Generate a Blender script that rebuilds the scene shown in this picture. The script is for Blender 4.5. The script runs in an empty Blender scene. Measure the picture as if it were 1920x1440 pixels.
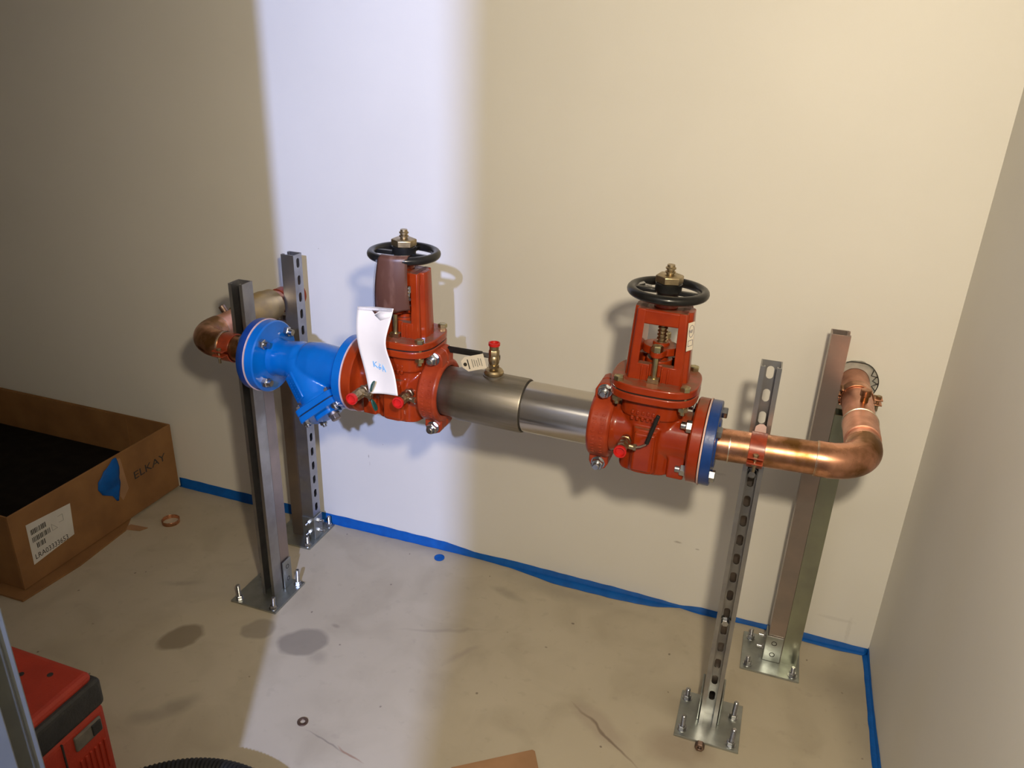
import bpy, bmesh, math, random
from mathutils import Vector, Matrix, noise
PI = math.pi
random.seed(4)
sc = bpy.context.scene
COL = sc.collection

# ------------------------------------------------------------------ camera
CAM = Vector((-0.4196, -1.951, 1.5221)); YAW, PITCH, ROLL, FPX = 0.3242, 0.409, 0.0377, 1464.4
fwd = Vector((-math.sin(YAW)*math.cos(PITCH), math.cos(YAW)*math.cos(PITCH), -math.sin(PITCH)))
rt0 = Vector((math.cos(YAW), math.sin(YAW), 0)); up0 = rt0.cross(fwd)
rt = rt0*math.cos(ROLL) + up0*math.sin(ROLL); up = -rt0*math.sin(ROLL) + up0*math.cos(ROLL)
cd = bpy.data.cameras.new('camera'); cam = bpy.data.objects.new('camera', cd); COL.objects.link(cam)
cd.sensor_fit = 'HORIZONTAL'; cd.sensor_width = 36.0; cd.lens = FPX/1920*36.0; cd.clip_start = 0.02
cam.matrix_world = Matrix(((rt.x, up.x, -fwd.x, CAM.x), (rt.y, up.y, -fwd.y, CAM.y), (rt.z, up.z, -fwd.z, CAM.z), (0, 0, 0, 1)))
sc.camera = cam
# ------------------------------------------------------------------ world, lamps, exposure
w = bpy.data.worlds.new('world'); sc.world = w; w.use_nodes = True
w.node_tree.nodes['Background'].inputs[0].default_value = (0.8, 0.9, 1.0, 1)
w.node_tree.nodes['Background'].inputs[1].default_value = 0.05
def lamp(name, kind, loc, target, energy, color, size):
    l = bpy.data.lights.new(name, kind); o = bpy.data.objects.new(name, l); COL.objects.link(o)
    l.energy = energy; l.color = color; o.location = loc
    o.rotation_euler = (Vector(target)-Vector(loc)).to_track_quat('-Z', 'Y').to_euler()
    l.shadow_soft_size = size
    return l
# warm hand-held work lamp just right of and above the lens
wl = lamp('warm_work_lamp', 'SPOT', (-0.29, -1.86, 1.74), (-0.42, 0, 0.95), 101, (1.0, 0.845, 0.61), 0.045)
wl.spot_size = math.radians(122); wl.spot_blend = 0.75
# cool corridor lamp high behind the doorway; the jamb and the added door leaf cut its light to a band
cl = lamp('cool_corridor_lamp', 'SPOT', (-0.20, -3.45, 2.34), (-1.5, 0, 0.8), 600, (0.44, 0.55, 1.0), 0.030)
cl.spot_size = math.radians(80); cl.spot_blend = 0.4
# dim unseen area light below the corridor ceiling, behind the camera
al = bpy.data.lights.new('unseen_corridor_area', 'AREA'); ao = bpy.data.objects.new('unseen_corridor_area', al); COL.objects.link(ao)
al.shape = 'RECTANGLE'; al.size = 1.2; al.size_y = 0.6; al.energy = 9; al.color = (1.0, 0.93, 0.8); ao.location = (-1.2, -2.9, 2.66)
vs = sc.view_settings; vs.view_transform = 'Standard'; vs.look = 'None'; vs.gamma = 1; vs.exposure = 0.0; vs.use_curve_mapping = False

# ------------------------------------------------------------------ materials
MATS = {}
def nd(t, typ, **kw):
    n = t.nodes.new(typ)
    for k, v in kw.items(): setattr(n, k, v)
    return n
def mat(name, color, rough=0.5, metal=0.0, noise_amt=0.0, noise_scale=20, color2=None, bump=0.0, bump_scale=60, coat=0.0, rough_var=0.0,
        dust=None, spec=0.5, trans=0.0, alpha=1.0, stretch=None, detail=4.0, contrast=(0.35, 0.65), ior=None):
    m = bpy.data.materials.new(name); m.use_nodes = True; t = m.node_tree; b = t.nodes['Principled BSDF']
    b.inputs['Base Color'].default_value = (*color, 1); b.inputs['Roughness'].default_value = rough; b.inputs['Metallic'].default_value = metal
    b.inputs['Specular IOR Level'].default_value = spec
    if coat: b.inputs['Coat Weight'].default_value = coat; b.inputs['Coat Roughness'].default_value = 0.07
    if trans: b.inputs['Transmission Weight'].default_value = trans
    if alpha < 1: b.inputs['Alpha'].default_value = alpha
    tc = nd(t, 'ShaderNodeTexCoord'); src = tc.outputs['Object']
    if stretch:
        mp = nd(t, 'ShaderNodeMapping'); mp.inputs['Scale'].default_value = stretch; t.links.new(src, mp.inputs[0]); src = mp.outputs[0]
    col = None
    if color2 is not None:
        nz = nd(t, 'ShaderNodeTexNoise'); nz.inputs['Scale'].default_value = noise_scale; nz.inputs['Detail'].default_value = detail
        t.links.new(src, nz.inputs['Vector'])
        r = nd(t, 'ShaderNodeMapRange'); r.inputs[1].default_value, r.inputs[2].default_value = contrast; t.links.new(nz.outputs[0], r.inputs[0])
        mx = nd(t, 'ShaderNodeMix', data_type='RGBA'); mx.inputs[6].default_value = (*color, 1); mx.inputs[7].default_value = (*color2, 1)
        t.links.new(r.outputs[0], mx.inputs[0]); col = mx.outputs[2]
        if rough_var:
            r2 = nd(t, 'ShaderNodeMapRange'); r2.inputs[3].default_value = rough; r2.inputs[4].default_value = rough+rough_var
            t.links.new(r.outputs[0], r2.inputs[0]); t.links.new(r2.outputs[0], b.inputs['Roughness'])
    if dust:
        g = nd(t, 'ShaderNodeNewGeometry'); sp = nd(t, 'ShaderNodeSeparateXYZ'); t.links.new(g.outputs['Normal'], sp.inputs[0])
        r = nd(t, 'ShaderNodeMapRange'); r.inputs[1].default_value = 0.8; r.inputs[2].default_value = 1.0; r.inputs[4].default_value = 1.0
        t.links.new(sp.outputs['Z'], r.inputs[0])
        nz = nd(t, 'ShaderNodeTexNoise'); nz.inputs['Scale'].default_value = 45; t.links.new(tc.outputs['Object'], nz.inputs['Vector'])
        r3 = nd(t, 'ShaderNodeMapRange'); r3.inputs[1].default_value = 0.3; r3.inputs[2].default_value = 0.6; t.links.new(nz.outputs[0], r3.inputs[0])
        mu = nd(t, 'ShaderNodeMath', operation='MULTIPLY'); t.links.new(r.outputs[0], mu.inputs[0]); t.links.new(r3.outputs[0], mu.inputs[1])
        mu2 = nd(t, 'ShaderNodeMath', operation='MULTIPLY'); mu2.inputs[1].default_value = 0.7; t.links.new(mu.outputs[0], mu2.inputs[0])
        mx = nd(t, 'ShaderNodeMix', data_type='RGBA'); mx.inputs[7].default_value = (*dust, 1)
        if col: t.links.new(col, mx.inputs[6])
        else: mx.inputs[6].default_value = (*color, 1)
        t.links.new(mu2.outputs[0], mx.inputs[0]); col = mx.outputs[2]
        r4 = nd(t, 'ShaderNodeMapRange'); r4.inputs[3].default_value = rough; r4.inputs[4].default_value = 0.8
        t.links.new(mu2.outputs[0], r4.inputs[0]); t.links.new(r4.outputs[0], b.inputs['Roughness'])
        if coat:
            r5 = nd(t, 'ShaderNodeMapRange'); r5.inputs[3].default_value = coat; r5.inputs[4].default_value = 0.0
            t.links.new(mu2.outputs[0], r5.inputs[0]); t.links.new(r5.outputs[0], b.inputs['Coat Weight'])
    if col: t.links.new(col, b.inputs['Base Color'])
    if bump:
        nz = nd(t, 'ShaderNodeTexNoise'); nz.inputs['Scale'].default_value = bump_scale; nz.inputs['Detail'].default_value = 3
        t.links.new(src, nz.inputs['Vector']); bp = nd(t, 'ShaderNodeBump'); bp.inputs['Strength'].default_value = bump; bp.inputs['Distance'].default_value = 0.002
        t.links.new(nz.outputs[0], bp.inputs['Height']); t.links.new(bp.outputs[0], b.inputs['Normal'])
    MATS[name] = m
    return m
M = MATS
mat('wall_paint', (0.73, 0.71, 0.655), 0.55, color2=(0.705, 0.685, 0.63), noise_scale=2.5, bump=0.06, bump_scale=260)
mat('ceiling_paint', (0.75, 0.74, 0.70), 0.8, color2=(0.72, 0.71, 0.67), noise_scale=3)
mat('red_enamel', (0.275, 0.030, 0.004), 0.3, color2=(0.225, 0.021, 0.003), noise_scale=25, bump=0.16, bump_scale=90, coat=0.42, spec=0.2, dust=(0.17, 0.11, 0.068))
mat('red_satin', (0.32, 0.042, 0.011), 0.42, color2=(0.25, 0.028, 0.007), noise_scale=40, bump=0.25, bump_scale=120, coat=0.12, spec=0.3)
mat('clamp_red', (0.32, 0.045, 0.012), 0.35, color2=(0.22, 0.03, 0.01), noise_scale=60, coat=0.3)
mat('blue_enamel', (0.0, 0.115, 0.40), 0.26, color2=(0.0, 0.097, 0.345), noise_scale=22, bump=0.14, bump_scale=80, coat=0.5, spec=0.25)
mat('navy_enamel', (0.003, 0.04, 0.20), 0.35, color2=(0.003, 0.03, 0.16), noise_scale=50, bump=0.15, bump_scale=120, coat=0.3)
mat('gasket_paper', (0.62, 0.42, 0.38), 0.7, color2=(0.5, 0.36, 0.33), noise_scale=60)
mat('copper', (0.72, 0.36, 0.225), 0.25, 1.0, color2=(0.235, 0.112, 0.036), noise_scale=19, rough_var=0.16, contrast=(0.40, 0.64), detail=7)
mat('copper_clean', (0.80, 0.43, 0.31), 0.36, 1.0, color2=(0.62, 0.31, 0.21), noise_scale=30, rough_var=0.1)
mat('solder', (0.80, 0.70, 0.58), 0.35, 1.0, color2=(0.6, 0.5, 0.36), noise_scale=80)
mat('brass', (0.50, 0.40, 0.25), 0.3, 1.0, color2=(0.34, 0.27, 0.16), noise_scale=60, rough_var=0.15)
mat('brass_dull', (0.52, 0.38, 0.17), 0.42, 1.0, color2=(0.42, 0.32, 0.18), noise_scale=22, rough_var=0.1)
mat('zinc', (0.44, 0.44, 0.44), 0.36, 1.0, color2=(0.33, 0.325, 0.33), noise_scale=14, rough_var=0.14)
mat('zinc_plate', (0.44, 0.47, 0.46), 0.33, 1.0, color2=(0.34, 0.36, 0.34), noise_scale=22, rough_var=0.18)
mat('zinc_green', (0.37, 0.40, 0.31), 0.30, 1.0, color2=(0.29, 0.30, 0.25), noise_scale=9, rough_var=0.12)
mat('zinc_mauve', (0.40, 0.33, 0.30), 0.36, 1.0, color2=(0.33, 0.29, 0.27), noise_scale=12, rough_var=0.1)
mat('bolt_zinc', (0.52, 0.53, 0.54), 0.27, 1.0, color2=(0.40, 0.40, 0.41), noise_scale=90)
mat('yellow_zinc', (0.62, 0.55, 0.30), 0.3, 1.0, color2=(0.45, 0.40, 0.25), noise_scale=90, dust=(0.25, 0.2, 0.13))
mat('stainless', (0.33, 0.30, 0.26), 0.42, 1.0, color2=(0.25, 0.23, 0.195), noise_scale=8, stretch=(1.0, 10, 10), rough_var=0.08)
mat('stainless_bright', (0.56, 0.52, 0.465), 0.2, 1.0, color2=(0.53, 0.49, 0.44), noise_scale=6, stretch=(0.4, 9, 9), rough_var=0.03)
mat('black_enamel', (0.007, 0.007, 0.007), 0.3, color2=(0.011, 0.011, 0.011), noise_scale=60, coat=0.15, spec=0.3)
mat('black_rubber', (0.008, 0.008, 0.008), 0.55, color2=(0.013, 0.013, 0.013), noise_scale=60, spec=0.3)
mat('red_cap', (0.52, 0.012, 0.010), 0.4, color2=(0.45, 0.01, 0.008), noise_scale=60)
mat('green_handle', (0.008, 0.05, 0.035), 0.35, color2=(0.01, 0.07, 0.05), noise_scale=60)
mat('paper', (0.72, 0.66, 0.56), 0.75, color2=(0.67, 0.61, 0.52), noise_scale=14)
mat('paper_dim', (0.62, 0.60, 0.54), 0.75, color2=(0.56, 0.54, 0.48), noise_scale=14)
mat('brown_tag', (0.085, 0.034, 0.022), 0.42, color2=(0.15, 0.075, 0.052), noise_scale=55, stretch=(1, 1, 0.35), contrast=(0.5, 0.75))
mat('clear_film', (0.85, 0.85, 0.9), 0.15, trans=0.8, alpha=0.35, color2=(0.8, 0.8, 0.85), noise_scale=30)
mat('cardboard', (0.26, 0.125, 0.040), 0.8, color2=(0.205, 0.095, 0.030), noise_scale=9, bump=0.1, bump_scale=80)
mat('cardboard_pale', (0.36, 0.20, 0.10), 0.8, color2=(0.30, 0.165, 0.08), noise_scale=14)
mat('ink_black', (0.02, 0.018, 0.016), 0.7, color2=(0.035, 0.03, 0.026), noise_scale=70)
mat('ink_grey', (0.22, 0.21, 0.19), 0.7, color2=(0.28, 0.27, 0.24), noise_scale=70)
mat('ink_blue', (0.10, 0.32, 0.58), 0.7, color2=(0.18, 0.40, 0.62), noise_scale=200)
mat('ink_navy', (0.01, 0.02, 0.10), 0.6, color2=(0.01, 0.03, 0.13), noise_scale=70)
mat('blue_tape', (0.003, 0.10, 0.40), 0.55, color2=(0.003, 0.08, 0.33), noise_scale=30, bump=0.3, bump_scale=140, spec=0.2)
mat('tool_red', (0.42, 0.035, 0.013), 0.55, color2=(0.34, 0.027, 0.01), noise_scale=18, bump=0.25, bump_scale=220)
mat('tool_black', (0.018, 0.018, 0.017), 0.5, color2=(0.03, 0.03, 0.028), noise_scale=30, bump=0.4, bump_scale=180)
mat('tool_grey', (0.16, 0.14, 0.11), 0.5, color2=(0.12, 0.11, 0.09), noise_scale=60)
mat('frame_paint', (0.16, 0.175, 0.18), 0.5, color2=(0.145, 0.16, 0.165), noise_scale=14)
mat('seal_grey', (0.085, 0.09, 0.08), 0.7, color2=(0.07, 0.075, 0.07), noise_scale=30)
mat('door_paint', (0.50, 0.47, 0.42), 0.5, color2=(0.47, 0.44, 0.39), noise_scale=4)
mat('plaster', (0.42, 0.41, 0.37), 0.9, color2=(0.30, 0.30, 0.27), noise_scale=40, bump=0.6, bump_scale=60)
mat('insert_black', (0.007, 0.005, 0.004), 0.9, color2=(0.012, 0.009, 0.007), noise_scale=25, spec=0.1)
mat('wire_dark', (0.03, 0.03, 0.028), 0.5, color2=(0.05, 0.05, 0.045), noise_scale=60)
mat('rust_steel', (0.30, 0.22, 0.18), 0.45, 1.0, color2=(0.2, 0.13, 0.10), noise_scale=60)

def floor_material():
    m = bpy.data.materials.new('concrete'); m.use_nodes = True; t = m.node_tree; b = t.nodes['Principled BSDF']
    tc = nd(t, 'ShaderNodeTexCoord'); obj = tc.outputs['Object']
    def noise_node(scale, detail=5, dist=0.0):
        n = nd(t, 'ShaderNodeTexNoise'); n.inputs['Scale'].default_value = scale; n.inputs['Detail'].default_value = detail
        n.inputs['Distortion'].default_value = dist; t.links.new(obj, n.inputs['Vector']); return n.outputs[0]
    def rng(s, a, b_, c=0.0, d=1.0):
        r = nd(t, 'ShaderNodeMapRange'); r.inputs[1].default_value = a; r.inputs[2].default_value = b_; r.inputs[3].default_value = c; r.inputs[4].default_value = d
        t.links.new(s, r.inputs[0]); return r.outputs[0]
    def mix(fac, a, bcol):
        x = nd(t, 'ShaderNodeMix', data_type='RGBA'); t.links.new(fac, x.inputs[0])
        if isinstance(a, tuple): x.inputs[6].default_value = (*a, 1)
        else: t.links.new(a, x.inputs[6])
        x.inputs[7].default_value = (*bcol, 1); return x.outputs[2]
    col = mix(rng(noise_node(1.6, 6), 0.35, 0.68), (0.475, 0.420, 0.320), (0.405, 0.352, 0.262))
    col = mix(rng(noise_node(7, 6, 0.6), 0.47, 0.78, 0, 0.55), col, (0.31, 0.265, 0.19))
    col = mix(rng(noise_node(30, 3), 0.62, 0.70, 0, 0.16), col, (0.26, 0.22, 0.17))
    # stains: ellipse masks distorted by noise
    wob = nd(t, 'ShaderNodeTexNoise'); wob.inputs['Scale'].default_value = 14; t.links.new(obj, wob.inputs['Vector'])
    sub = nd(t, 'ShaderNodeVectorMath', operation='SUBTRACT'); sub.inputs[1].default_value = (0.5, 0.5, 0.5); t.links.new(wob.outputs['Color'], sub.inputs[0])
    sca = nd(t, 'ShaderNodeVectorMath', operation='SCALE'); sca.inputs['Scale'].default_value = 0.035; t.links.new(sub.outputs[0], sca.inputs[0])
    add = nd(t, 'ShaderNodeVectorMath', operation='ADD'); t.links.new(obj, add.inputs[0]); t.links.new(sca.outputs[0], add.inputs[1])
    def ell(cx, cy, rx, ry, ang, s, c, soft=0.12):
        nonlocal col
        mp = nd(t, 'ShaderNodeMapping', vector_type='TEXTURE'); mp.inputs['Location'].default_value = (cx, cy, 0); mp.inputs['Rotation'].default_value = (0, 0, ang)
        mp.inputs['Scale'].default_value = (rx, ry, 1000); t.links.new(add.outputs[0], mp.inputs[0])
        ln = nd(t, 'ShaderNodeVectorMath', operation='LENGTH'); t.links.new(mp.outputs[0], ln.inputs[0])
        col = mix(rng(ln.outputs['Value'], 1.0+soft, 1.0-soft, 0, s), col, c)
    dk = (0.20, 0.175, 0.14)
    ell(-1.473, -0.535, 0.068, 0.050, 0.55, 0.72, dk); ell(-1.792, -0.642, 0.062, 0.042, 1.0, 0.75, (0.19, 0.15, 0.10))
    ell(-1.612, -0.535, 0.048, 0.040, 0.4, 0.55, dk); ell(-1.40, -0.57, 0.024, 0.02, 0, 0.35, dk, 0.5)
    ell(-1.425, -0.445, 0.012, 0.008, 0, 0.5, dk, 0.4); ell(-1.63, -0.84, 0.05, 0.022, 1.0, 0.45, dk, 0.5); ell(-1.68, -0.90, 0.03, 0.02, 0.6, 0.4, dk, 0.6)
    ell(-0.64, -0.52, 0.085, 0.03, -0.55, 0.30, (0.27, 0.20, 0.16), 0.3); ell(-0.62, -0.545, 0.09, 0.0035, -0.62, 0.75, (0.15, 0.11, 0.08), 0.5)
    ell(-0.45, -0.515, 0.075, 0.05, 0.2, 0.45, (0.25, 0.19, 0.14), 0.35); ell(-0.475, -0.385, 0.04, 0.03, 0.2, 0.3, (0.25, 0.21, 0.14), 0.5)
    ell(-1.05, -0.42, 0.05, 0.009, 0.95, 0.35, (0.26, 0.21, 0.18), 0.6); ell(-1.14, -0.35, 0.09, 0.006, 0.35, 0.3, dk, 0.6)
    ell(-1.02, -0.13, 0.05, 0.012, -0.25, 0.35, dk, 0.6); ell(-1.235, -0.80, 0.05, 0.0022, -0.15, 0.7, dk, 0.4); ell(-1.165, -0.81, 0.03, 0.0025, -0.3, 0.7, (0.25, 0.13, 0.08), 0.4)
    ell(-0.03, -0.25, 0.05, 0.2, 0.1, 0.35, dk, 0.6); ell(-0.08, -0.16, 0.07, 0.05, 0.0, 0.3, dk, 0.7); ell(-1.95, -0.45, 0.05, 0.012, 0.4, 0.3, dk, 0.6)
    ell(-0.86, -0.06, 0.14, 0.03, -0.05, 0.35, dk, 0.7)
    vo = nd(t, 'ShaderNodeTexVoronoi'); vo.inputs['Scale'].default_value = 13; t.links.new(add.outputs[0], vo.inputs['Vector'])
    col = mix(rng(vo.outputs['Distance'], 0.055, 0.03, 0, 0.75), col, (0.11, 0.085, 0.065))
    vo2 = nd(t, 'ShaderNodeTexVoronoi'); vo2.inputs['Scale'].default_value = 6.0; t.links.new(obj, vo2.inputs['Vector'])
    col = mix(rng(vo2.outputs['Distance'], 0.022, 0.016, 0, 0.9), col, (0.7, 0.68, 0.6))
    t.links.new(col, b.inputs['Base Color'])
    t.links.new(rng(noise_node(4, 5), 0.3, 0.7, 0.34, 0.52), b.inputs['Roughness']); b.inputs['Specular IOR Level'].default_value = 0.4
    bp = nd(t, 'ShaderNodeBump'); bp.inputs['Strength'].default_value = 0.08; bp.inputs['Distance'].default_value = 0.003
    t.links.new(noise_node(50, 4), bp.inputs['Height']); t.links.new(bp.outputs[0], b.inputs['Normal'])
    MATS['concrete'] = m
floor_material()
def scuffed_wall():
    m = M['wall_paint'].copy(); m.name = 'wall_paint_scuffed'; t = m.node_tree; b = t.nodes['Principled BSDF']
    tc = [n for n in t.nodes if n.type == 'TEX_COORD'][0]; col = b.inputs['Base Color'].links[0].from_socket
    nz = nd(t, 'ShaderNodeTexNoise'); nz.inputs['Scale'].default_value = 160; t.links.new(tc.outputs['Object'], nz.inputs['Vector'])
    for cx, cz, rx, rz, s in ((-.553, .225, .011, .0035, .45), (-.496, .215, .006, .0025, .4), (-1.553, .292, .0018, .006, .55), (-1.55, .265, .0012, .008, .3), (-1.69, .955, .0015, .0015, .5), (-1.50, .345, .002, .0015, .4),
                              (-.10, .09, .05, .006, .12), (-.062, .06, .006, .05, .12), (-.47, .47, .02, .004, .15)):
        mp = nd(t, 'ShaderNodeMapping', vector_type='TEXTURE'); mp.inputs['Location'].default_value = (cx, 0, cz); mp.inputs['Scale'].default_value = (rx, 1000, rz); t.links.new(tc.outputs['Object'], mp.inputs[0])
        ln = nd(t, 'ShaderNodeVectorMath', operation='LENGTH'); t.links.new(mp.outputs[0], ln.inputs[0])
        ad = nd(t, 'ShaderNodeMath', operation='ADD'); t.links.new(ln.outputs['Value'], ad.inputs[0]); t.links.new(nz.outputs[0], ad.inputs[1])
        r = nd(t, 'ShaderNodeMapRange'); r.inputs[1].default_value = 1.7; r.inputs[2].default_value = 1.0; r.inputs[4].default_value = s; t.links.new(ad.outputs[0], r.inputs[0])
        mx = nd(t, 'ShaderNodeMix', data_type='RGBA'); mx.inputs[7].default_value = (0.16, 0.13, 0.10, 1); t.links.new(col, mx.inputs[6]); t.links.new(r.outputs[0], mx.inputs[0]); col = mx.outputs[2]
    t.links.new(col, b.inputs['Base Color']); M['wall_paint_scuffed'] = m
scuffed_wall()

# ------------------------------------------------------------------ mesh helpers
I4 = Matrix.Identity(4)
TX = Matrix.Rotation(PI/2, 4, 'Y')        # local z -> +x
TNY = Matrix.Rotation(PI/2, 4, 'X')       # local z -> -y
def T(x, y, z): return Matrix.Translation((x, y, z))
def look(p0, p1):
    d = (Vector(p1)-Vector(p0)).normalized()
    return Matrix.Translation(p0) @ d.to_track_quat('Z', 'Y').to_matrix().to_4x4()
def box(bm, lo, hi, mtx=I4):
    vs_ = [bm.verts.new(mtx @ Vector((x, y, z))) for x in (lo[0], hi[0]) for y in (lo[1], hi[1]) for z in (lo[2], hi[2])]
    for f in ((0, 1, 3, 2), (4, 6, 7, 5), (0, 4, 5, 1), (2, 3, 7, 6), (0, 2, 6, 4), (1, 5, 7, 3)): bm.faces.new([vs_[i] for i in f])
def lathe(bm, prof, mtx=I4, n=40, closed=False):
    """prof: (radius, height) pairs along local z. Ends are capped unless closed."""
    rings = []
    for r, h in prof:
        if r < 1e-7: rings.append([bm.verts.new(mtx @ Vector((0, 0, h)))])
        else: rings.append([bm.verts.new(mtx @ Vector((r*math.cos(2*PI*i/n), r*math.sin(2*PI*i/n), h))) for i in range(n)])
    pairs = list(zip(rings, rings[1:]))
    if closed: pairs.append((rings[-1], rings[0]))
    for a, b in pairs:
        for i in range(n):
            j = (i+1) % n
            if len(a) == 1 and len(b) == 1: continue
            if len(a) == 1: bm.faces.new((a[0], b[j], b[i]))
            elif len(b) == 1: bm.faces.new((a[i], a[j], b[0]))
            else: bm.faces.new((a[i], a[j], b[j], b[i]))
    if not closed:
        if len(rings[0]) > 1: bm.faces.new(list(reversed(rings[0])))
        if len(rings[-1]) > 1: bm.faces.new(rings[-1])
def cyl(bm, p0, p1, r, r2=None, n=24, cham=0.0):
    L = (Vector(p1)-Vector(p0)).length; r2 = r if r2 is None else r2
    pr = [(r, 0), (r2, L)] if not cham else [(r-cham, 0), (r, cham), (r2, L-cham), (r2-cham, L)]
    lathe(bm, pr, look(p0, p1), n)
def tubering(bm, R, r, mtx=I4, n=48, k=12):
    lathe(bm, [(R+r*math.cos(2*PI*i/k), r*math.sin(2*PI*i/k)) for i in range(k)], mtx, n, closed=True)
def prism(bm, pts, z0, z1, mtx=I4):
    a = [bm.verts.new(mtx @ Vector((x, y, z0))) for x, y in pts]; b = [bm.verts.new(mtx @ Vector((x, y, z1))) for x, y in pts]
    n = len(pts); bm.faces.new(list(reversed(a))); bm.faces.new(b)
    for i in range(n): bm.faces.new((a[i], a[(i+1) % n], b[(i+1) % n], b[i]))
def ringprism(bm, outer, inner, z0, z1, mtx=I4):
    n = len(outer)
    V = [[bm.verts.new(mtx @ Vector((x, y, z))) for x, y in P] for P in (outer, inner) for z in (z0, z1)]
    o0, o1, i0, i1 = V
    for i in range(n):
        j = (i+1) % n
        bm.faces.new((o0[i], o0[j], o1[j], o1[i])); bm.faces.new((i0[j], i0[i], i1[i], i1[j]))
        bm.faces.new((o1[i], o1[j], i1[j], i1[i])); bm.faces.new((o0[j], o0[i], i0[i], i0[j]))
def hexpts(r, a=0): return [(r*math.cos(a+PI/3*i), r*math.sin(a+PI/3*i)) for i in range(6)]
def hexhead(bm, mtx, r, h, a=0):
    """hexagon with a chamfered outer face, rising along local z"""
    n = 6
    lo = [bm.verts.new(mtx @ Vector((x, y, 0))) for x, y in hexpts(r, a)]
    mi = [bm.verts.new(mtx @ Vector((x, y, h*0.86))) for x, y in hexpts(r, a)]
    to = [bm.verts.new(mtx @ Vector((x, y, h))) for x, y in hexpts(r*0.86, a)]
    bm.faces.new(list(reversed(lo))); bm.faces.new(to)
    for A, B in ((lo, mi), (mi, to)):
        for i in range(n): bm.faces.new((A[i], A[(i+1) % n], B[(i+1) % n], B[i]))
def sweep(bm, pts, rad, n=20, cap=True):
    pts = [Vector(p) for p in pts]; rings = []
    tang = [(pts[min(i+1, len(pts)-1)]-pts[max(i-1, 0)]).normalized() for i in range(len(pts))]
    nrm = tang[0].orthogonal().normalized()
    for i, p in enumerate(pts):
        nrm = (nrm - tang[i]*nrm.dot(tang[i])).normalized(); bn = tang[i].cross(nrm)
        r = rad(i/(len(pts)-1)) if callable(rad) else rad
        rings.append([bm.verts.new(p + nrm*(r*math.cos(2*PI*k/n)) + bn*(r*math.sin(2*PI*k/n))) for k in range(n)])
    for a, b in zip(rings, rings[1:]):
        for k in range(n): bm.faces.new((a[k], a[(k+1) % n], b[(k+1) % n], b[k]))
    if cap: bm.faces.new(list(reversed(rings[0]))); bm.faces.new(rings[-1])
def superell(a, b, p, n=56):
    o = []
    for i in range(n):
        t = 2*PI*i/n; c, s = math.cos(t), math.sin(t)
        o.append((a*math.copysign(abs(c)**(2/p), c), b*math.copysign(abs(s)**(2/p), s)))
    return o
def mk(name, bm, m, parent=None, smooth=35, bevel=0.0, seg=2, remesh=0.0, mtx=None):
    bmesh.ops.recalc_face_normals(bm, faces=bm.faces)
    me = bpy.data.meshes.new(name); bm.to_mesh(me); bm.free()
    me.materials.append(M[m])
    if smooth:
        for p in me.polygons: p.use_smooth = True
        if not remesh: me.set_sharp_from_angle(angle=math.radians(smooth))
    o = bpy.data.objects.new(name, me); COL.objects.link(o)
    if parent: o.parent = parent
    if mtx is not None: o.matrix_local = mtx
    if remesh:
        r = o.modifiers.new('remesh', 'REMESH'); r.mode = 'VOXEL'; r.voxel_size = remesh; r.use_smooth_shade = True
        s = o.modifiers.new('smooth', 'SMOOTH'); s.factor = 0.5; s.iterations = 5
    if bevel:
        b = o.modifiers.new('bevel', 'BEVEL'); b.width = bevel; b.segments = seg; b.limit_method = 'ANGLE'; b.angle_limit = math.radians(40)
    return o
def B(): return bmesh.new()
def dup(o, mtx, parent=None):
    c = o.copy(); COL.objects.link(c); c.parent = parent if parent else o.parent; c.matrix_local = mtx
    for ch in o.children:
        d = ch.copy(); COL.objects.link(d); d.parent = c
    return c
def thing(name, label, cat, loc=(0, 0, 0), rot=(0, 0, 0), group=None):
    o = bpy.data.objects.new(name, None); o.empty_display_size = 0.03; COL.objects.link(o); o.location = loc; o.rotation_euler = rot
    o['label'] = label; o['category'] = cat
    if group: o['group'] = group
    return o
def tag(o, label, cat, group=None):
    o['label'] = label; o['category'] = cat
    if group: o['group'] = group
    return o
def struct(o, label=None):
    o['kind'] = 'structure'
    if label: o['label'] = label
    return o
def text_mesh(body, size, extrude=0.0002, xs=1.0, align='LEFT', shear=0.0):
    cu = bpy.data.curves.new('lettering', 'FONT'); cu.body = body; cu.size = size; cu.extrude = extrude; cu.align_x = align; cu.shear = shear; cu.resolution_u = 3
    o = bpy.data.objects.new('lettering', cu); COL.objects.link(o)
    me = bpy.data.meshes.new_from_object(o.evaluated_get(bpy.context.evaluated_depsgraph_get()))
    bpy.data.objects.remove(o); bpy.data.curves.remove(cu)
    for v in me.vertices: v.co.x *= xs
    return me
def lettering(body, size, m, parent, mtx, **kw):
    me = text_mesh(body, size, **kw); me.materials.clear(); me.materials.append(M[m])
    o = bpy.data.objects.new('lettering', me); COL.objects.link(o); o.parent = parent; o.matrix_local = mtx
    return o

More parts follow.
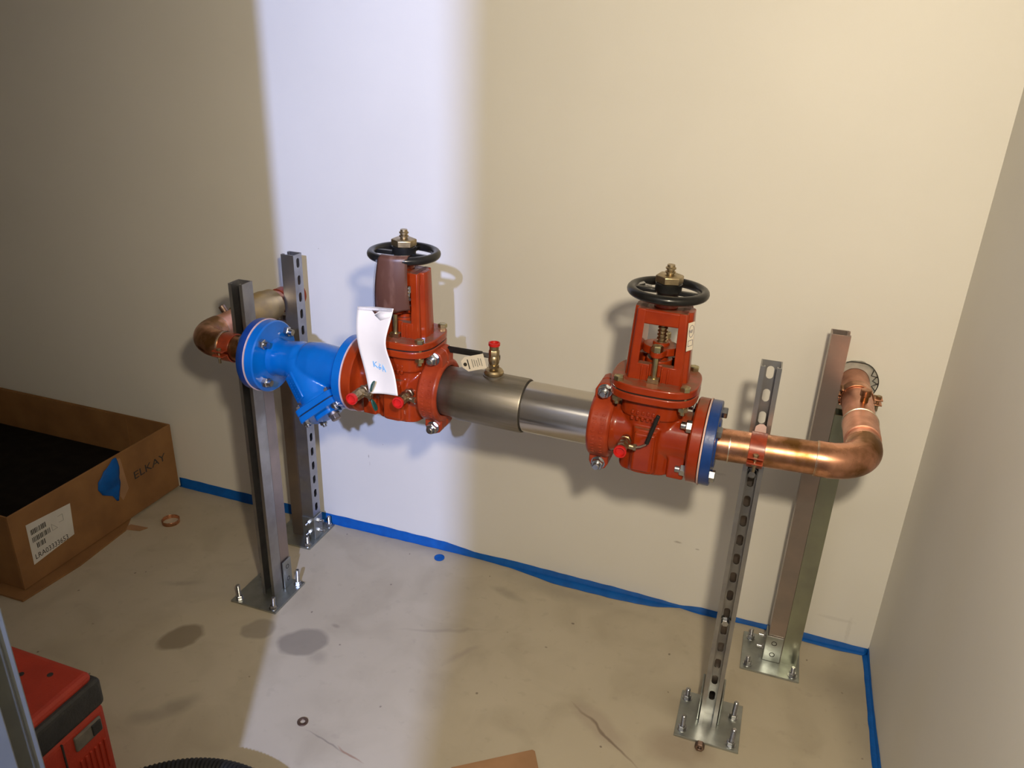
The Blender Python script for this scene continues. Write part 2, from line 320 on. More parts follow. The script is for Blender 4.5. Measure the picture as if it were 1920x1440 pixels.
# ------------------------------------------------------------------ the room
JX, JY = -1.115, -1.509       # inner corner of the left door jamb
XL, YR, ZC = -3.6, -4.0, 2.7
def slab(name, lo, hi, m):
    b = B(); box(b, lo, hi); return struct(mk(name, b, m, smooth=0))
slab('floor', (XL-.1, YR-.1, -0.1), (0.1, 0.1, 0.0), 'concrete')['label'] = 'stained beige concrete floor with scattered specks and damp spots'
slab('ceiling', (XL-.1, YR-.1, ZC), (0.1, 0.1, ZC+0.1), 'ceiling_paint')
slab('wall_back', (XL-.1, 0.0, 0.0), (0.1, 0.1, ZC), 'wall_paint_scuffed')['label'] = 'cream painted back wall behind the pipe run'
slab('wall_right', (0.0, YR, 0.0), (0.1, 0.0, ZC), 'wall_paint')['label'] = 'cream painted wall at the right of the corner'
slab('wall_left', (XL-.1, YR, 0.0), (XL, 0.0, ZC), 'wall_paint')
slab('wall_rear', (XL-.1, YR-.1, 0.0), (0.1, YR, ZC), 'wall_paint')
b = B(); box(b, (XL, JY-0.12, 0), (JX-0.03, JY-0.008, ZC)); box(b, (JX-0.03, JY-0.12, 2.47), (0.0, JY-0.008, ZC)); box(b, (-0.07, JY-0.12, 0), (0.0, JY-0.008, 2.47))
struct(mk('wall_front', b, 'wall_paint', smooth=0), 'partition wall with the doorway')
# hollow steel door frame
tr = bpy.data.objects.new('trim_1', None); COL.objects.link(tr); struct(tr, 'pale grey-blue steel door frame at the left edge')
b = B(); box(b, (JX-0.05, JY-0.010, 0), (JX, JY, 2.45)); box(b, (JX-0.03, JY-0.135, 0), (JX-0.0005, JY-0.010, 2.45)); mk('jamb', b, 'frame_paint', tr, smooth=0, bevel=0.002)
b = B(); box(b, (JX-0.012, JY-0.034, 0), (JX+0.0035, JY-0.011, 2.44)); mk('door_seal', b, 'seal_grey', tr, smooth=0, bevel=0.003)
b = B(); box(b, (JX-0.012, JY-0.080, 0), (JX+0.014, JY-0.036, 2.44)); mk('door_stop', b, 'frame_paint', tr, smooth=0, bevel=0.002)
b = B(); box(b, (JX-0.03, JY-0.135, 2.45), (-0.07, JY, 2.47)); mk('frame_head', b, 'frame_paint', tr, smooth=0)
b = B(); box(b, (-0.085, JY-0.135, 0), (-0.07, JY, 2.45)); mk('jamb', b, 'frame_paint', tr, smooth=0)
# unseen door leaf behind the camera, added to block part of the cool light
hinge = Vector((-0.095, -1.63, 0)); free = Vector((-0.502, -2.45, 0)); dl = (free-hinge); ang = math.atan2(dl.y, dl.x)
d1 = bpy.data.objects.new('shading_door', None); COL.objects.link(d1); struct(d1, 'unseen door leaf in the corridor, added to shade the cool lamp'); d1.location = hinge; d1.rotation_euler = (0, 0, ang)
b = B(); box(b, (0, 0, 0.01), (dl.length, 0.044, 2.44)); mk('leaf', b, 'door_paint', d1, smooth=0)
b = B(); cyl(b, (dl.length-.07, -.05, 1.0), (dl.length-.07, 0.0, 1.0), .011); cyl(b, (dl.length-.07, -.05, 1.0), (dl.length-.19, -.05, 1.0), .010); mk('handle', b, 'zinc', d1)

# painter's tape along the foot of the walls
def tape(name, pts_fn, n, mtx, label):
    b = B(); rows = []
    for i in range(n+1):
        u, h, wd = pts_fn(i/n)
        rows.append([b.verts.new(mtx @ Vector(p)) for p in ((u, -0.0010, h), (u, -0.0011, 0.002), (u, -0.0024, 0.0012), (u, -max(wd, 0.003), 0.0010))])
    for r0, r1 in zip(rows, rows[1:]):
        for k in range(3): b.faces.new((r0[k], r1[k], r1[k+1], r0[k+1]))
    o = mk(name, b, 'blue_tape', None, smooth=60); s = o.modifiers.new('thick', 'SOLIDIFY'); s.thickness = 0.0005; s.offset = 0
    return tag(o, label, 'tape')
def interp(tab, x):
    for (x0, *a), (x1, *c) in zip(tab, tab[1:]):
        if x <= x1: f = (x-x0)/(x1-x0); return [p+(q-p)*f for p, q in zip(a, c)]
    return list(tab[-1][1:])
HW = [(-2.34, .036, .008), (-1.9, .034, .010), (-1.5, .036, .006), (-1.28, .034, .004), (-1.18, .022, .004), (-1.05, .024, .010), (-0.9, .020, .034), (-0.7, .018, .036),
      (-0.6, .014, .028), (-0.52, .010, .003), (-0.46, .020, .010), (-0.36, .016, .006), (-0.30, .014, .004), (-0.2, .020, .014), (-0.09, .018, .020), (-0.0012, .016, .014)]
def bt(t):
    x = -2.34 + t*2.3388; h, wd = interp(HW, x); j = noise.noise(Vector((x*30, 1.3, 0)))*0.0018
    return x, h+j, wd+j
tape('masking_tape', bt, 220, I4, 'bright blue masking tape strip along the foot of the cream back wall')
def rtp(t):
    y = -1.4*t; j = noise.noise(Vector((y*26, 7.7, 0)))*0.0016
    return -y+0.0012, 0.022+j+0.008*math.sin(y*9), 0.014+j
# local u runs along -y: build in a frame where local x -> -y and local -y -> -x
tape('masking_tape', rtp, 120, Matrix.Rotation(-PI/2, 4, 'Z'), 'blue masking tape strip along the foot of the right-hand wall')

# ------------------------------------------------------------------ pipe run frame
AX0 = Vector((-0.40, -0.467, 0.7885)); SY, SZ = -0.0149, -0.0108   # slopes of y and z against x
RUN = (0.0, math.atan(-SZ), math.atan(SY))
def ax(x): return Vector((x, AX0.y+SY*(x-AX0.x), AX0.z+SZ*(x-AX0.x)))
PR, FR = 0.0333, 0.089
XLP, XRP = -1.783, -0.190      # x of the pipes that run into the wall

def arc(c, r, a0, a1, n, plane):  # plane: (u,v) vectors
    return [Vector(c)+plane[0]*(r*math.cos(a0+(a1-a0)*i/n))+plane[1]*(r*math.sin(a0+(a1-a0)*i/n)) for i in range(n+1)]
def copper_run(name, label, xw, sgn, xflange, zc):
    """sgn=+1: wall pipe at the right end of the run (elbow turns from +x to +y); sgn=-1 the left one."""
    c = ax(xw); c.z = zc; t = thing(name, label, 'pipe', tuple(c))
    ce = 0.078                               # bend radius
    L0 = (xflange - xw)                      # local x of the flange face
    # elbow
    b = B(); cen = Vector((-sgn*ce, ce, 0))
    path = arc(cen, ce, 0, PI/2, 22, (Vector((0, -1, 0)), Vector((sgn, 0, 0))))
    path = [path[0]-Vector((sgn*0.014, 0, 0))]+path+[path[-1]+Vector((0, 0.014, 0))]
    sweep(b, path, PR+0.0022, 36); mk('elbow', b, 'copper', t, smooth=50)
    # run to flange
    b = B(); x0 = -sgn*(ce+0.012); y0 = 0.0; e = ax(xflange)-c
    cyl(b, (x0, 0, 0), e, PR, n=40); mk('pipe', b, 'copper', t)
    # wall run
    b = B(); cyl(b, (0, ce+0.01, 0), (0, -c.y-0.001, 0), PR, n=40); mk('pipe', b, 'copper_clean', t)
    for p, d in (((x0, 0, 0), (-sgn, 0, 0)), ((0, ce+0.0135, 0), (0, 1, 0))):
        b = B(); p = Vector(p); d = Vector(d); cyl(b, p, p+d*0.003, PR+0.0024, PR+0.0012, n=40); mk('solder_joint', b, 'solder', t)
    return t
ZLP, ZRP = 0.8060, 0.7985      # heights of the wall pipes
FXR = -0.471; FXL = -1.5935     # outer faces of the navy flanges
tl = copper_run('copper_pipe', 'tarnished copper pipe elbowing from the wall into the dark blue flange beside the open box', XLP, -1, FXL, ZLP)
trp = copper_run('copper_pipe', 'shiny copper pipe elbowing into the wall at the right-hand corner', XRP, 1, FXR, ZRP)
# extra fittings on the right wall run
c = ax(XRP); c.z = ZRP
b = B(); lathe(b, [(PR+.0004, 0), (PR+.003, .001), (PR+.003, .085), (PR+.0004, .086)], T(0, 0.115, 0) @ Matrix.Rotation(-PI/2, 4, 'X'), 40); mk('sleeve', b, 'copper_clean', trp)
b = B(); lathe(b, [(PR+.003, 0), (PR+.0046, .001), (PR+.0046, .0035), (PR+.003, .004)], T(0, 0.200, 0) @ Matrix.Rotation(-PI/2, 4, 'X'), 40); mk('solder_joint', b, 'solder', trp)
b = B(); cyl(b, (0.004, .255, PR-.002), (0.004, .255, PR+.022), .0085, n=20); cyl(b, (0.004, .255, PR+.012), (0.004, .255, PR+.028), .0115, n=20, cham=.0015); mk('drain_cap', b, 'copper', trp)
# rings of the straight run
b = B(); xr = -0.447-XRP; zq = ax(-.447).z-ZRP; cyl(b, (xr, SY*xr, zq), (xr+.0022, SY*xr, zq), PR+.0013, n=40); mk('solder_joint', b, 'solder', trp)
# brass coupling on the left wall run
b = B(); lathe(b, [(PR+.001, 0), (.0405, .004), (.0425, .02), (.0465, .045), (.0485, .075), (.0485, .115), (.0455, .128), (.0445, .150), (PR+.001, .152)], T(0, 0.178, 0) @ Matrix.Rotation(-PI/2, 4, 'X'), 44); mk('brass_coupling', b, 'brass_dull', tl)
b = B(); cyl(b, (-.018, .150, .024), (-.031, .150, .042), .009, n=16, cham=.001); mk('drain_cap', b, 'rust_steel', tl)

# ragged plaster ring where the right pipe enters the wall
b = B(); n = 40
out = [((.050+.004*noise.noise(Vector((math.cos(2*PI*i/n)*2, math.sin(2*PI*i/n)*2, 3))))*math.cos(2*PI*i/n), (.050+.004*noise.noise(Vector((math.cos(2*PI*i/n)*2, math.sin(2*PI*i/n)*2, 3))))*math.sin(2*PI*i/n)) for i in range(n)]
inn = [((PR+.0008)*math.cos(2*PI*i/n), (PR+.0008)*math.sin(2*PI*i/n)) for i in range(n)]
ringprism(b, out, inn, 0, .012, T(XRP, 0, c.z) @ TNY)
rg = tag(mk('pipe_collar', b, 'plaster', None, smooth=30), 'rough grey plaster and wire collar around the copper pipe at the wall', 'collar')
b = B(); pts = [Vector((XRP+.053*math.cos(a), -.016-.004*math.sin(5*a), c.z+.053*math.sin(a))) for a in [(-.5+2.6*i/40) for i in range(41)]]
sweep(b, pts, .0013, 6)
for a0 in (0.1, 0.45, 0.8): sweep(b, [Vector((XRP+.053*math.cos(a0), -.016, c.z+.053*math.sin(a0))), Vector((XRP+.040*math.cos(a0-.25), -.013, c.z+.040*math.sin(a0-.25))), Vector((XRP+.053*math.cos(a0-.42), -.016, c.z+.053*math.sin(a0-.42)))], .0013, 6)
mk('wire_mesh', b, 'wire_dark', rg)
b = B(); lathe(b, [(PR+.001, 0), (.040, 0), (.039, .006), (PR+.001, .010)], T(XLP, -0.0002, ZLP) @ TNY, 40)
tag(mk('pipe_collar', b, 'clamp_red', None), 'dull red collar around the copper pipe behind the slotted post', 'collar')

# ------------------------------------------------------------------ flanges
BC = 0.0698
def bolt_at(parent, ang, x0, x1, head_dir, name='flange_bolt', hr=.0125, m='bolt_zinc'):
    """hex bolt along local x from x0 (head side face) to x1 (nut side face)."""
    y, z = BC*math.cos(ang), BC*math.sin(ang)
    s = 1 if head_dir > 0 else -1
    b = B(); ra = random.random()
    hexhead(b, T(x0, y, z) @ (TX if s > 0 else Matrix.Rotation(-PI/2, 4, 'Y')), hr, .0105, ra)
    cyl(b, (x0, y, z), (x1-s*.022, y, z), .0078, n=14)
    o = mk(name, b, m, parent, bevel=0.0)
    b = B(); hexhead(b, T(x1, y, z) @ (Matrix.Rotation(-PI/2, 4, 'Y') if s > 0 else TX), hr, .0125, ra+.4); mk('nut', b, m, o)
    return o
def flange(label, x_in, s, nut_face):
    """navy companion flange: inner face at world x_in, growing in direction s; bolts reach to nut_face on the other side."""
    t = thing('pipe_flange', label, 'flange', tuple(ax(x_in)), RUN)
    R = T(0, 0, 0) @ (TX if s > 0 else Matrix.Rotation(-PI/2, 4, 'Y'))
    b = B(); lathe(b, [(PR+.0006, 0), (FR-.001, 0), (FR, .001), (FR, .019), (FR-.0015, .0205), (.052, .0205), (.050, .024), (PR+.0006, .024)], R, 64, closed=True); mk('disc', b, 'navy_enamel', t)
    for k in range(4): bolt_at(t, PI/4+k*PI/2, s*.0205, nut_face-x_in, s)
    return t
flange('dark blue round pipe flange on the copper pipe right of the red valve', -0.4935, 1, -0.521)
flange('dark blue round pipe flange behind the bright blue strainer', -1.5680, -1, -1.5415)
for xg, lb in ((-0.4953, 'pale gasket edge between red valve and dark blue flange'), (-1.5663, 'pink gasket edge between dark blue and bright blue flanges'), (-1.3040, 'pale gasket edge between bright blue strainer and red valve')):
    t = thing('flange_gasket', lb, 'gasket', tuple(ax(xg)), RUN)
    b = B(); lathe(b, [(.04, -.0016), (FR+.0015, -.0016), (FR+.0015, .0016), (.04, .0016)], TX, 64, closed=True); mk('ring', b, 'gasket_paper', t)

# ------------------------------------------------------------------ Y strainer
XS = -1.4352
ts = thing('y_strainer', 'glossy bright blue cast iron Y strainer with angled bolted cover', 'strainer', tuple(ax(XS)), RUN)
hl = 0.1295
for s in (-1, 1):
    b = B(); R = T(s*hl, 0, 0) @ (Matrix.Rotation(-PI/2, 4, 'Y') if s > 0 else TX)
    lathe(b, [(FR-.001, 0), (FR, .001), (FR, .020), (FR-.003, .023), (.062, .0245), (.050, .030), (.0, .030)], R, 64); mk('end_flange', b, 'blue_enamel', ts)
dd = Vector((.66, -.30, -.69)).normalized()
p0 = Vector((-.045, 0, .012)); pc = Vector((-.028, 0, 0))+dd*.112
b = B()
lathe(b, [(.058, 0), (.050, .012), (.0445, .03), (.046, .06), (.050, .085), (.044, .11)], T(-.118, 0, 0) @ TX, 40)
lathe(b, [(.035, 0), (.052, .02), (.056, .05), (.053, .09), (.050, .125), (.056, .145)], T(-.030, 0, 0) @ TX, 40)
lathe(b, [(.040, -.03), (.0505, 0), (.0505, .06), (.048, .1), (.050, .112)], look(Vector((-.028, 0, 0)), pc), 40)
mk('body', b, 'blue_enamel', ts, remesh=0.0028)
fr_ = look(pc, pc+dd)
# square the cover to the run: local x of the cover along the projected pipe axis
xa = (Vector((1, 0, 0))-dd*dd.x).normalized(); ya = dd.cross(xa)
MC = Matrix(((xa.x, ya.x, dd.x, pc.x), (xa.y, ya.y, dd.y, pc.y), (xa.z, ya.z, dd.z, pc.z), (0, 0, 0, 1)))
b = B(); prism(b, superell(.0565, .050, 7), -.002, .014, MC); mk('cover_flange', b, 'blue_enamel', ts, bevel=.002)
b = B(); prism(b, superell(.0565, .050, 7), .0165, .032, MC); prism(b, superell(.030, .030, 3), .030, .041, MC); mk('cover', b, 'blue_enamel', ts, bevel=.002)
b = B(); prism(b, superell(.052, .046, 7), .013, .018, MC); mk('cover_gasket', b, 'black_rubber', ts)
for sx in (-1, 1):
    for sy in (-1, 1):
        b = B(); hexhead(b, MC @ T(sx*.042, sy*.036, .032), .0088, .009, .3); cyl(b, MC @ Vector((sx*.042, sy*.036, -.012)), MC @ Vector((sx*.042, sy*.036, .046)), .005, n=12)
        hexhead(b, MC @ T(sx*.042, sy*.036, -.002) @ Matrix.Rotation(PI, 4, 'X'), .0088, .008, .1); mk('cover_bolt', b, 'bolt_zinc', ts)
b = B(); lathe(b, [(.014, .039), (.014, .046)], MC @ T(.012, 0, 0), 20); hexhead(b, MC @ T(.012, 0, .045), .0125, .013, .2); mk('drain_plug', b, 'zinc_mauve', ts, bevel=.001)
# raised cast name plate on the branch and cast strip on the barrel
nrm = (Vector((0, -1, 0))-dd*(-dd.y)).normalized(); nrm = (nrm*0.93 - xa*0.36).normalized(); nrm = (nrm-dd*nrm.dot(dd)).normalized(); sd = dd.cross(nrm)
MP = Matrix(((dd.x, sd.x, nrm.x, 0), (dd.y, sd.y, nrm.y, 0), (dd.z, sd.z, nrm.z, 0), (0, 0, 0, 1))); MP.translation = Vector((-.028, 0, 0))+dd*.022+nrm*.0475
b = B(); box(b, (0, -.019, -.006), (.072, .019, .004), MP); mk('cast_plate', b, 'blue_enamel', ts, bevel=.003)
b = B()
for k in range(9): box(b, (.006+k*.007, -.011, .004), (.0095+k*.007, -.007+.003*((k*7) % 3), .0048), MP)
for k in range(9): box(b, (.006+k*.007, .003, .004), (.0095+k*.007, .008+.002*((k*5) % 3), .0048), MP)
mk('cast_marks', b, 'blue_enamel', ts, bevel=.0005)

# ------------------------------------------------------------------ gate valves
def gate_valve(xc, s, label, xf=.1115, xg=.112):
    t = thing('gate_valve', label, 'valve', tuple(ax(xc)), RUN)
    RX = TX if s > 0 else Matrix.Rotation(-PI/2, 4, 'Y')
    b = B(); lathe(b, [(0, xf-.032), (.052, xf-.032), (.058, xf-.026), (.066, xf-.0235), (FR-.003, xf-.023), (FR, xf-.020), (FR, xf-.001), (FR-.001, xf), (0, xf)], RX, 64)
    mk('end_flange', b, 'red_enamel', t)
    b = B()
    lathe(b, [(.0545, 0), (.0545, xf+.06)], T(-s*.074, 0, 0) @ RX, 40)
    lathe(b, [(.0585, 0), (.0585, .02), (.05, .04)], T(-s*xg, 0, 0) @ RX, 40)
    prism(b, superell(.056, .052, 3.2), -.076, .06); prism(b, superell(.062, .058, 3.2), .05, .096)
    prism(b, superell(.030, .066, 5), -.07, .03)
    for y in (-.03, .03): box(b, (min(s*.05, s*.085), y-.02, -.075), (max(s*.05, s*.085), y+.02, .015))
    mk('body', b, 'red_enamel', t, remesh=0.0026)
    b = B(); prism(b, superell(.022, .02, 8), -.064, .022, T(0, -.049, 0)); mk('cast_panel', b, 'red_enamel', t, bevel=.003)
    b = B()
    for r_ in range(2):
        for k in range(6): box(b, (-.034+k*.0105, -.0605, .046+r_*.013), (-.028+k*.0105, -.056, .054+r_*.013))
    mk('cast_marks', b, 'red_enamel', t, bevel=.0012)
    # bonnet joint
    a1, b1 = .0885, .080
    b = B(); prism(b, superell(a1, b1, 3.1, 72), .092, .1085); mk('body_flange', b, 'red_enamel', t, bevel=.003, seg=3)
    b = B(); prism(b, superell(a1-.0015, b1-.0015, 3.1, 72), .1085, .1105); mk('bonnet_gasket', b, 'black_rubber', t)
    b = B(); prism(b, superell(a1, b1, 3.1, 72), .1105, .127); mk('bonnet', b, 'red_enamel', t, bevel=.003, seg=3)
    for sx in (-1, 1):
        for sy in (-1, 1):
            x, y = sx*.066, sy*.059
            b = B(); hexhead(b, T(x, y, .127), .0105, .009, .5*sx); cyl(b, (x, y, .076), (x, y, .128), .006, n=12); o = mk('bonnet_bolt', b, 'yellow_zinc', t)
            b = B(); hexhead(b, T(x, y, .092) @ Matrix.Rotation(PI, 4, 'X'), .0105, .009, .2); mk('nut', b, 'yellow_zinc', o)
    # yoke: two ribbed legs, bridge and apron
    z0, z1 = .126, .272
    def loft(bm, p_lo, p_hi):
        A = [bm.verts.new((x, y, z0)) for x, y in p_lo]; C_ = [bm.verts.new((x, y, z1)) for x, y in p_hi]
        k = len(A); bm.faces.new(list(reversed(A))); bm.faces.new(C_)
        for i in range(k): bm.faces.new((A[i], A[(i+1) % k], C_[(i+1) % k], C_[i]))
    leg_lo = [(.036, -.040), (.052, -.040), (.055, -.036), (.055, -.030), (.0525, -.028), (.0525, -.024), (.062, -.020), (.064, -.014), (.064, .014), (.062, .020), (.0525, .024), (.0525, .028), (.055, .030), (.055, .036), (.052, .040), (.036, .040)]
    def hi(p): return [(x*.90, y*.86) for x, y in p]
    for sx in (-1, 1):
        b = B(); L = [(sx*x, y) for x, y in leg_lo]; loft(b, L, hi(L)); mk('yoke_leg', b, 'red_enamel', t, bevel=.0018)
    b = B(); prism(b, superell(.050, .0345, 6), .242, z1); lathe(b, [(.024, z1), (.022, z1+.010)], I4, 28); mk('yoke_bridge', b, 'red_enamel', t, bevel=.003)
    b = B()
    for sy in (-1, 1):
        for x0_, x1_, yo in ((-.040, -.012, .0395), (.012, .040, .0395), (-.014, .014, .033)): box(b, (x0_, min(sy*.022, sy*yo), .126), (x1_, max(sy*.022, sy*yo), .161))
        for xx in (-.026, -.014, .014, .026): box(b, (xx-.002, min(sy*.036, sy*.042), .126), (xx+.002, max(sy*.036, sy*.042), .158))
    lathe(b, [(.026, .126), (.026, .165)], I4, 28)
    mk('yoke_apron', b, 'red_enamel', t, bevel=.0012)
    # gland follower with its two bolts
    b = B(); prism(b, superell(.036, .030, 2), .178, .194); prism(b, superell(.019, .052, 2.3), .180, .193); lathe(b, [(.017, .160), (.017, .2)], I4, 24); mk('gland', b, 'red_enamel', t, bevel=.002)
    for sy in (-1, 1):
        b = B(); y = sy*.044; hexhead(b, T(0, y, .193), .0115, .0125, .2); cyl(b, (0, y, .136), (0, y, .2), .0058, n=14)
        box(b, (-.011, y-.008, .1275), (.011, y+.008, .1365)); mk('gland_bolt', b, 'yellow_zinc', t)
    # stem and nut
    b = B(); pr = []; z = .165
    while z < .352: pr += [(.0078, z), (.0078, z+.0025), (.0102, z+.0035), (.0102, z+.0060)]; z += .0075
    pr += [(.0078, z), (.0075, z+.004)]; lathe(b, pr, I4, 20); mk('stem', b, 'brass', t, smooth=40)
    b = B(); hexhead(b, T(0, 0, .322), .0275, .015, .35 if s > 0 else .5); mk('stem_nut', b, 'brass', t, bevel=.001)
    # handwheel
    b = B(); tubering(b, .0705, .0092, T(0, 0, .3045), 64, 14); o = mk('handwheel', b, 'black_enamel', t)
    b = B(); lathe(b, [(.017, .284), (.021, .288), (.022, .300), (.026, .305), (.026, .320), (.023, .322)], I4, 32); mk('hub', b, 'black_enamel', o)
    for a in (PI+.06, -.06, PI/2):
        b = B(); box(b, (.02, -.006, .2985), (.066, .006, .3075), Matrix.Rotation(a, 4, 'Z')); mk('spoke', b, 'black_enamel', o, bevel=.002)
    return t
V1X, V2X = -1.1830, -0.6100
v1 = gate_valve(V1X, -1, 'red rising stem gate valve with hanging tags, next to the blue strainer', xf=.1195, xg=.085)
v2 = gate_valve(V2X, 1, 'red rising stem gate valve with white round logo sticker, near the right corner', xg=.0955)
# printed sticker on valve two
st = thing('valve_sticker', 'white sticker with dark round emblem on the red yoke', 'sticker', tuple(ax(V2X)), RUN)
def stick(name, bm, m, par, **k): return mk(name, bm, m, par, smooth=0, **k)
base = T(.0562, -.0263, .226) @ Matrix.Rotation(math.radians(62), 4, 'Z') @ Matrix.Rotation(PI/2-.055, 4, 'X')
b = B(); box(b, (-.008, -.027, 0), (.012, .030, .0006), base); stick('sheet', b, 'paper', st)
b = B(); oc = [(.003+.0078*math.cos(2*PI*i/32), .012+.0125*math.sin(2*PI*i/32)) for i in range(32)]; ic = [(.003+.0070*math.cos(2*PI*i/32), .012+.0117*math.sin(2*PI*i/32)) for i in range(32)]
ringprism(b, oc, ic, .0006, .0009, base)
ringprism(b, [(-.005, -.018), (.010, -.018), (.010, -.006), (-.005, -.006)], [(-.0043, -.0173), (.0093, -.0173), (.0093, -.0067), (-.0043, -.0067)], .0006, .0009, base)
stick('printed_outline', b, 'ink_navy', st)
lettering('NSF', .0090, 'ink_navy', st, base @ T(-.0034, .0088, .0007), xs=.72, extrude=.0001)

# ------------------------------------------------------------------ grooved couplings
def coupling(xc, label):
    t = thing('pipe_coupling', label, 'coupling', tuple(ax(xc)), RUN)
    hw, ri, ro = .0245, .0575, .0735
    for sy in (-1, 1):
        b = B(); n = 26; pr = []
        # half ring cross-section swept over 180 degrees, flat ends meet at the pads
        sec = [(ri, -hw+.003), (ro-.006, -hw), (ro, -hw+.006), (ro, hw-.006), (ro-.006, hw), (ri, hw-.003)]
        rings = []
        for i in range(n+1):
            a = -PI/2*sy + 0 if False else None
            th = PI/2 - sy*0 + PI*i/n      # from +z over -y to -z for sy=-1
            y = -math.sin(PI*i/n)*(-sy)*1.0; z = math.cos(PI*i/n)
            rings.append([b.verts.new((x, r*y + sy*.001, r*z)) for r, x in sec])
        k = len(sec)
        for r0, r1 in zip(rings, rings[1:]):
            for j in range(k): b.faces.new((r0[j], r0[(j+1) % k], r1[(j+1) % k], r1[j]))
        b.faces.new(rings[0]); b.faces.new(list(reversed(rings[-1])))
        # bolt pads
        for sz in (-1, 1):
            pad = [(-.021, .062), (.021, .062), (.021, .084), (.015, .096), (.006, .1005), (-.006, .1005), (-.015, .096), (-.021, .084)]
            prism(b, [(x, sz*z) for x, z in pad], sy*.0012, sy*.030, Matrix(((1, 0, 0, 0), (0, 0, 1, 0), (0, 1, 0, 0), (0, 0, 0, 1))))
        h = mk('housing_half', b, 'red_satin', t, bevel=.0022)
        if sy < 0:
            b = B()
            for col in (-1, 1):
                for i in range(11):
                    a = -.62+i*.125
                    R = Matrix.Rotation(-a, 4, 'X')
                    box(b, (col*.0085-.0045+.0012*((i*5) % 3), -ro-.0018, -.0032), (col*.0085+.0035, -ro+.001, .0012-.001*((i*3) % 2)), R)
            mk('cast_marks', b, 'red_satin', h, bevel=.0006)
    for sz in (-1, 1):
        b = B(); z = sz*.0845
        lathe(b, [(.0150, 0), (.0150, .0022)], T(0, -.030, z) @ TNY, 28); hexhead(b, T(0, -.032, z) @ TNY, .0135, .0125, .4); lathe(b, [(.0078, 0), (.0078, .020), (.006, .022)], T(0, -.032, z) @ TNY, 16)
        cyl(b, (0, -.03, z), (0, .042, z), .0075, n=14); hexhead(b, T(0, .030, z) @ Matrix.Rotation(-PI/2, 4, 'X'), .0125, .011); mk('coupling_bolt', b, 'bolt_zinc', t)
    return t
C1X, C2X = -1.097, -0.7070
coupling(C1X, 'red two-piece pipe coupling with steel bolts, left of the stainless barrel')
coupling(C2X, 'red two-piece pipe coupling with steel bolts, right of the stainless barrel')

# ------------------------------------------------------------------ stainless check valve barrel
xb = -0.885
tb = thing('check_valve_barrel', 'stainless steel backflow barrel between the two red couplings', 'valve', tuple(ax(xb)), RUN)
R1, R2 = .0610, .0565
b = B(); lathe(b, [(R2-.003, C1X-xb+.001), (R2, C1X-xb+.002), (R2, -.170), (R2+.002, -.166), (R1-.001, -.155), (R1, -.150), (R1, -.003), (R1-.001, 0), (R2-.003, 0)], TX, 72); mk('wide_barrel', b, 'stainless', tb, smooth=30)
b = B(); lathe(b, [(R2-.002, .0), (R2-.002, .003), (R2, .004), (R2, C2X-xb-.001), (R2-.003, C2X-xb)], TX, 72); mk('narrow_barrel', b, 'stainless_bright', tb, smooth=30)
b = B(); lathe(b, [(R2-.001, .0002), (R2+.0016, .0002), (R2+.0012, .0012), (R2-.001, .0016)], TX, 72); mk('seam', b, 'ink_black', tb)
xk = -.965-xb
b = B(); lathe(b, [(.024, -.012), (.024, .002), (.021, .004)], T(xk, 0, R1-.002), 32); mk('boss', b, 'stainless', tb)
b = B(); lathe(b, [(.020, 0), (.022, .002), (.022, .006), (.019, .010), (.010, .011)], T(xk, 0, R1+.0015), 32); mk('reducer_bushing', b, 'brass', tb)

# ------------------------------------------------------------------ test cocks
def test_cock(loc, d, label, handle):
    """small brass ball valve growing along unit vector d from loc"""
    t = thing('test_cock', label, 'tap', loc)
    Mx = look((0, 0, 0), d)
    b = B(); lathe(b, [(.0085, -.004), (.0085, .008)], Mx, 20); hexhead(b, Mx @ T(0, 0, .006), .0125, .008); lathe(b, [(.0095, .013), (.0115, .017), (.0125, .024), (.0115, .032), (.0095, .035)], Mx, 24)
    hexhead(b, Mx @ T(0, 0, .034), .0118, .014, .3); lathe(b, [(.0100, .047), (.0105, .053), (.0105, .058)], Mx, 24)
    mk('brass_body', b, 'brass', t, smooth=40)
    b = B(); lathe(b, [(.0118, .0), (.0128, .001), (.0128, .007), (.0098, .0076), (.0085, .002), (0, .0016)], Mx @ T(0, 0, .057), 28); mk('red_cap', b, 'red_cap', t)
    return t, Mx
def lx(v, x): p = ax(x); return (v[0], v[1], v[2])
# at the stainless barrel (upright)
p = ax(-.965)
tk, Mx = test_cock((p.x, p.y, p.z+R1+.010), (0, 0, 1), 'upright brass test cock with red cap on top of the stainless barrel', None)
b = B(); cyl(b, (0, 0, .024), (0, .020, .024), .005, n=14); box(b, (-.058, .018, .018), (.008, .0205, .030)); mk('handle_stem', b, 'bolt_zinc', tk, bevel=.0008)
b = B(); box(b, (-.118, .016, .0165), (-.034, .0225, .0315)); mk('lever_grip', b, 'black_rubber', tk, bevel=.0025)
# valve two, front
tk, Mx = test_cock((-0.648, -0.525, .793), (0, -1, 0), 'brass test cock with red cap and black lever on the valve near the right corner', None)
b = B(); cyl(b, (0, -.024, -.002), (.022, -.024, -.004), .006, n=16); hexhead(b, T(.020, -.024, -.004) @ TX, .0075, .006); mk('packing_nut', b, 'brass', tk)
b = B(); sweep(b, [Vector(q) for q in ((.019, -.026, -.004), (.034, -.028, .002), (.044, -.030, .010), (.049, -.031, .018))], .0024, 8); mk('handle_stem', b, 'bolt_zinc', tk)
b = B(); cyl(b, (.046, -.031, .012), (.063, -.033, .078), .0042, n=12, cham=.001); mk('lever_grip', b, 'black_rubber', tk)
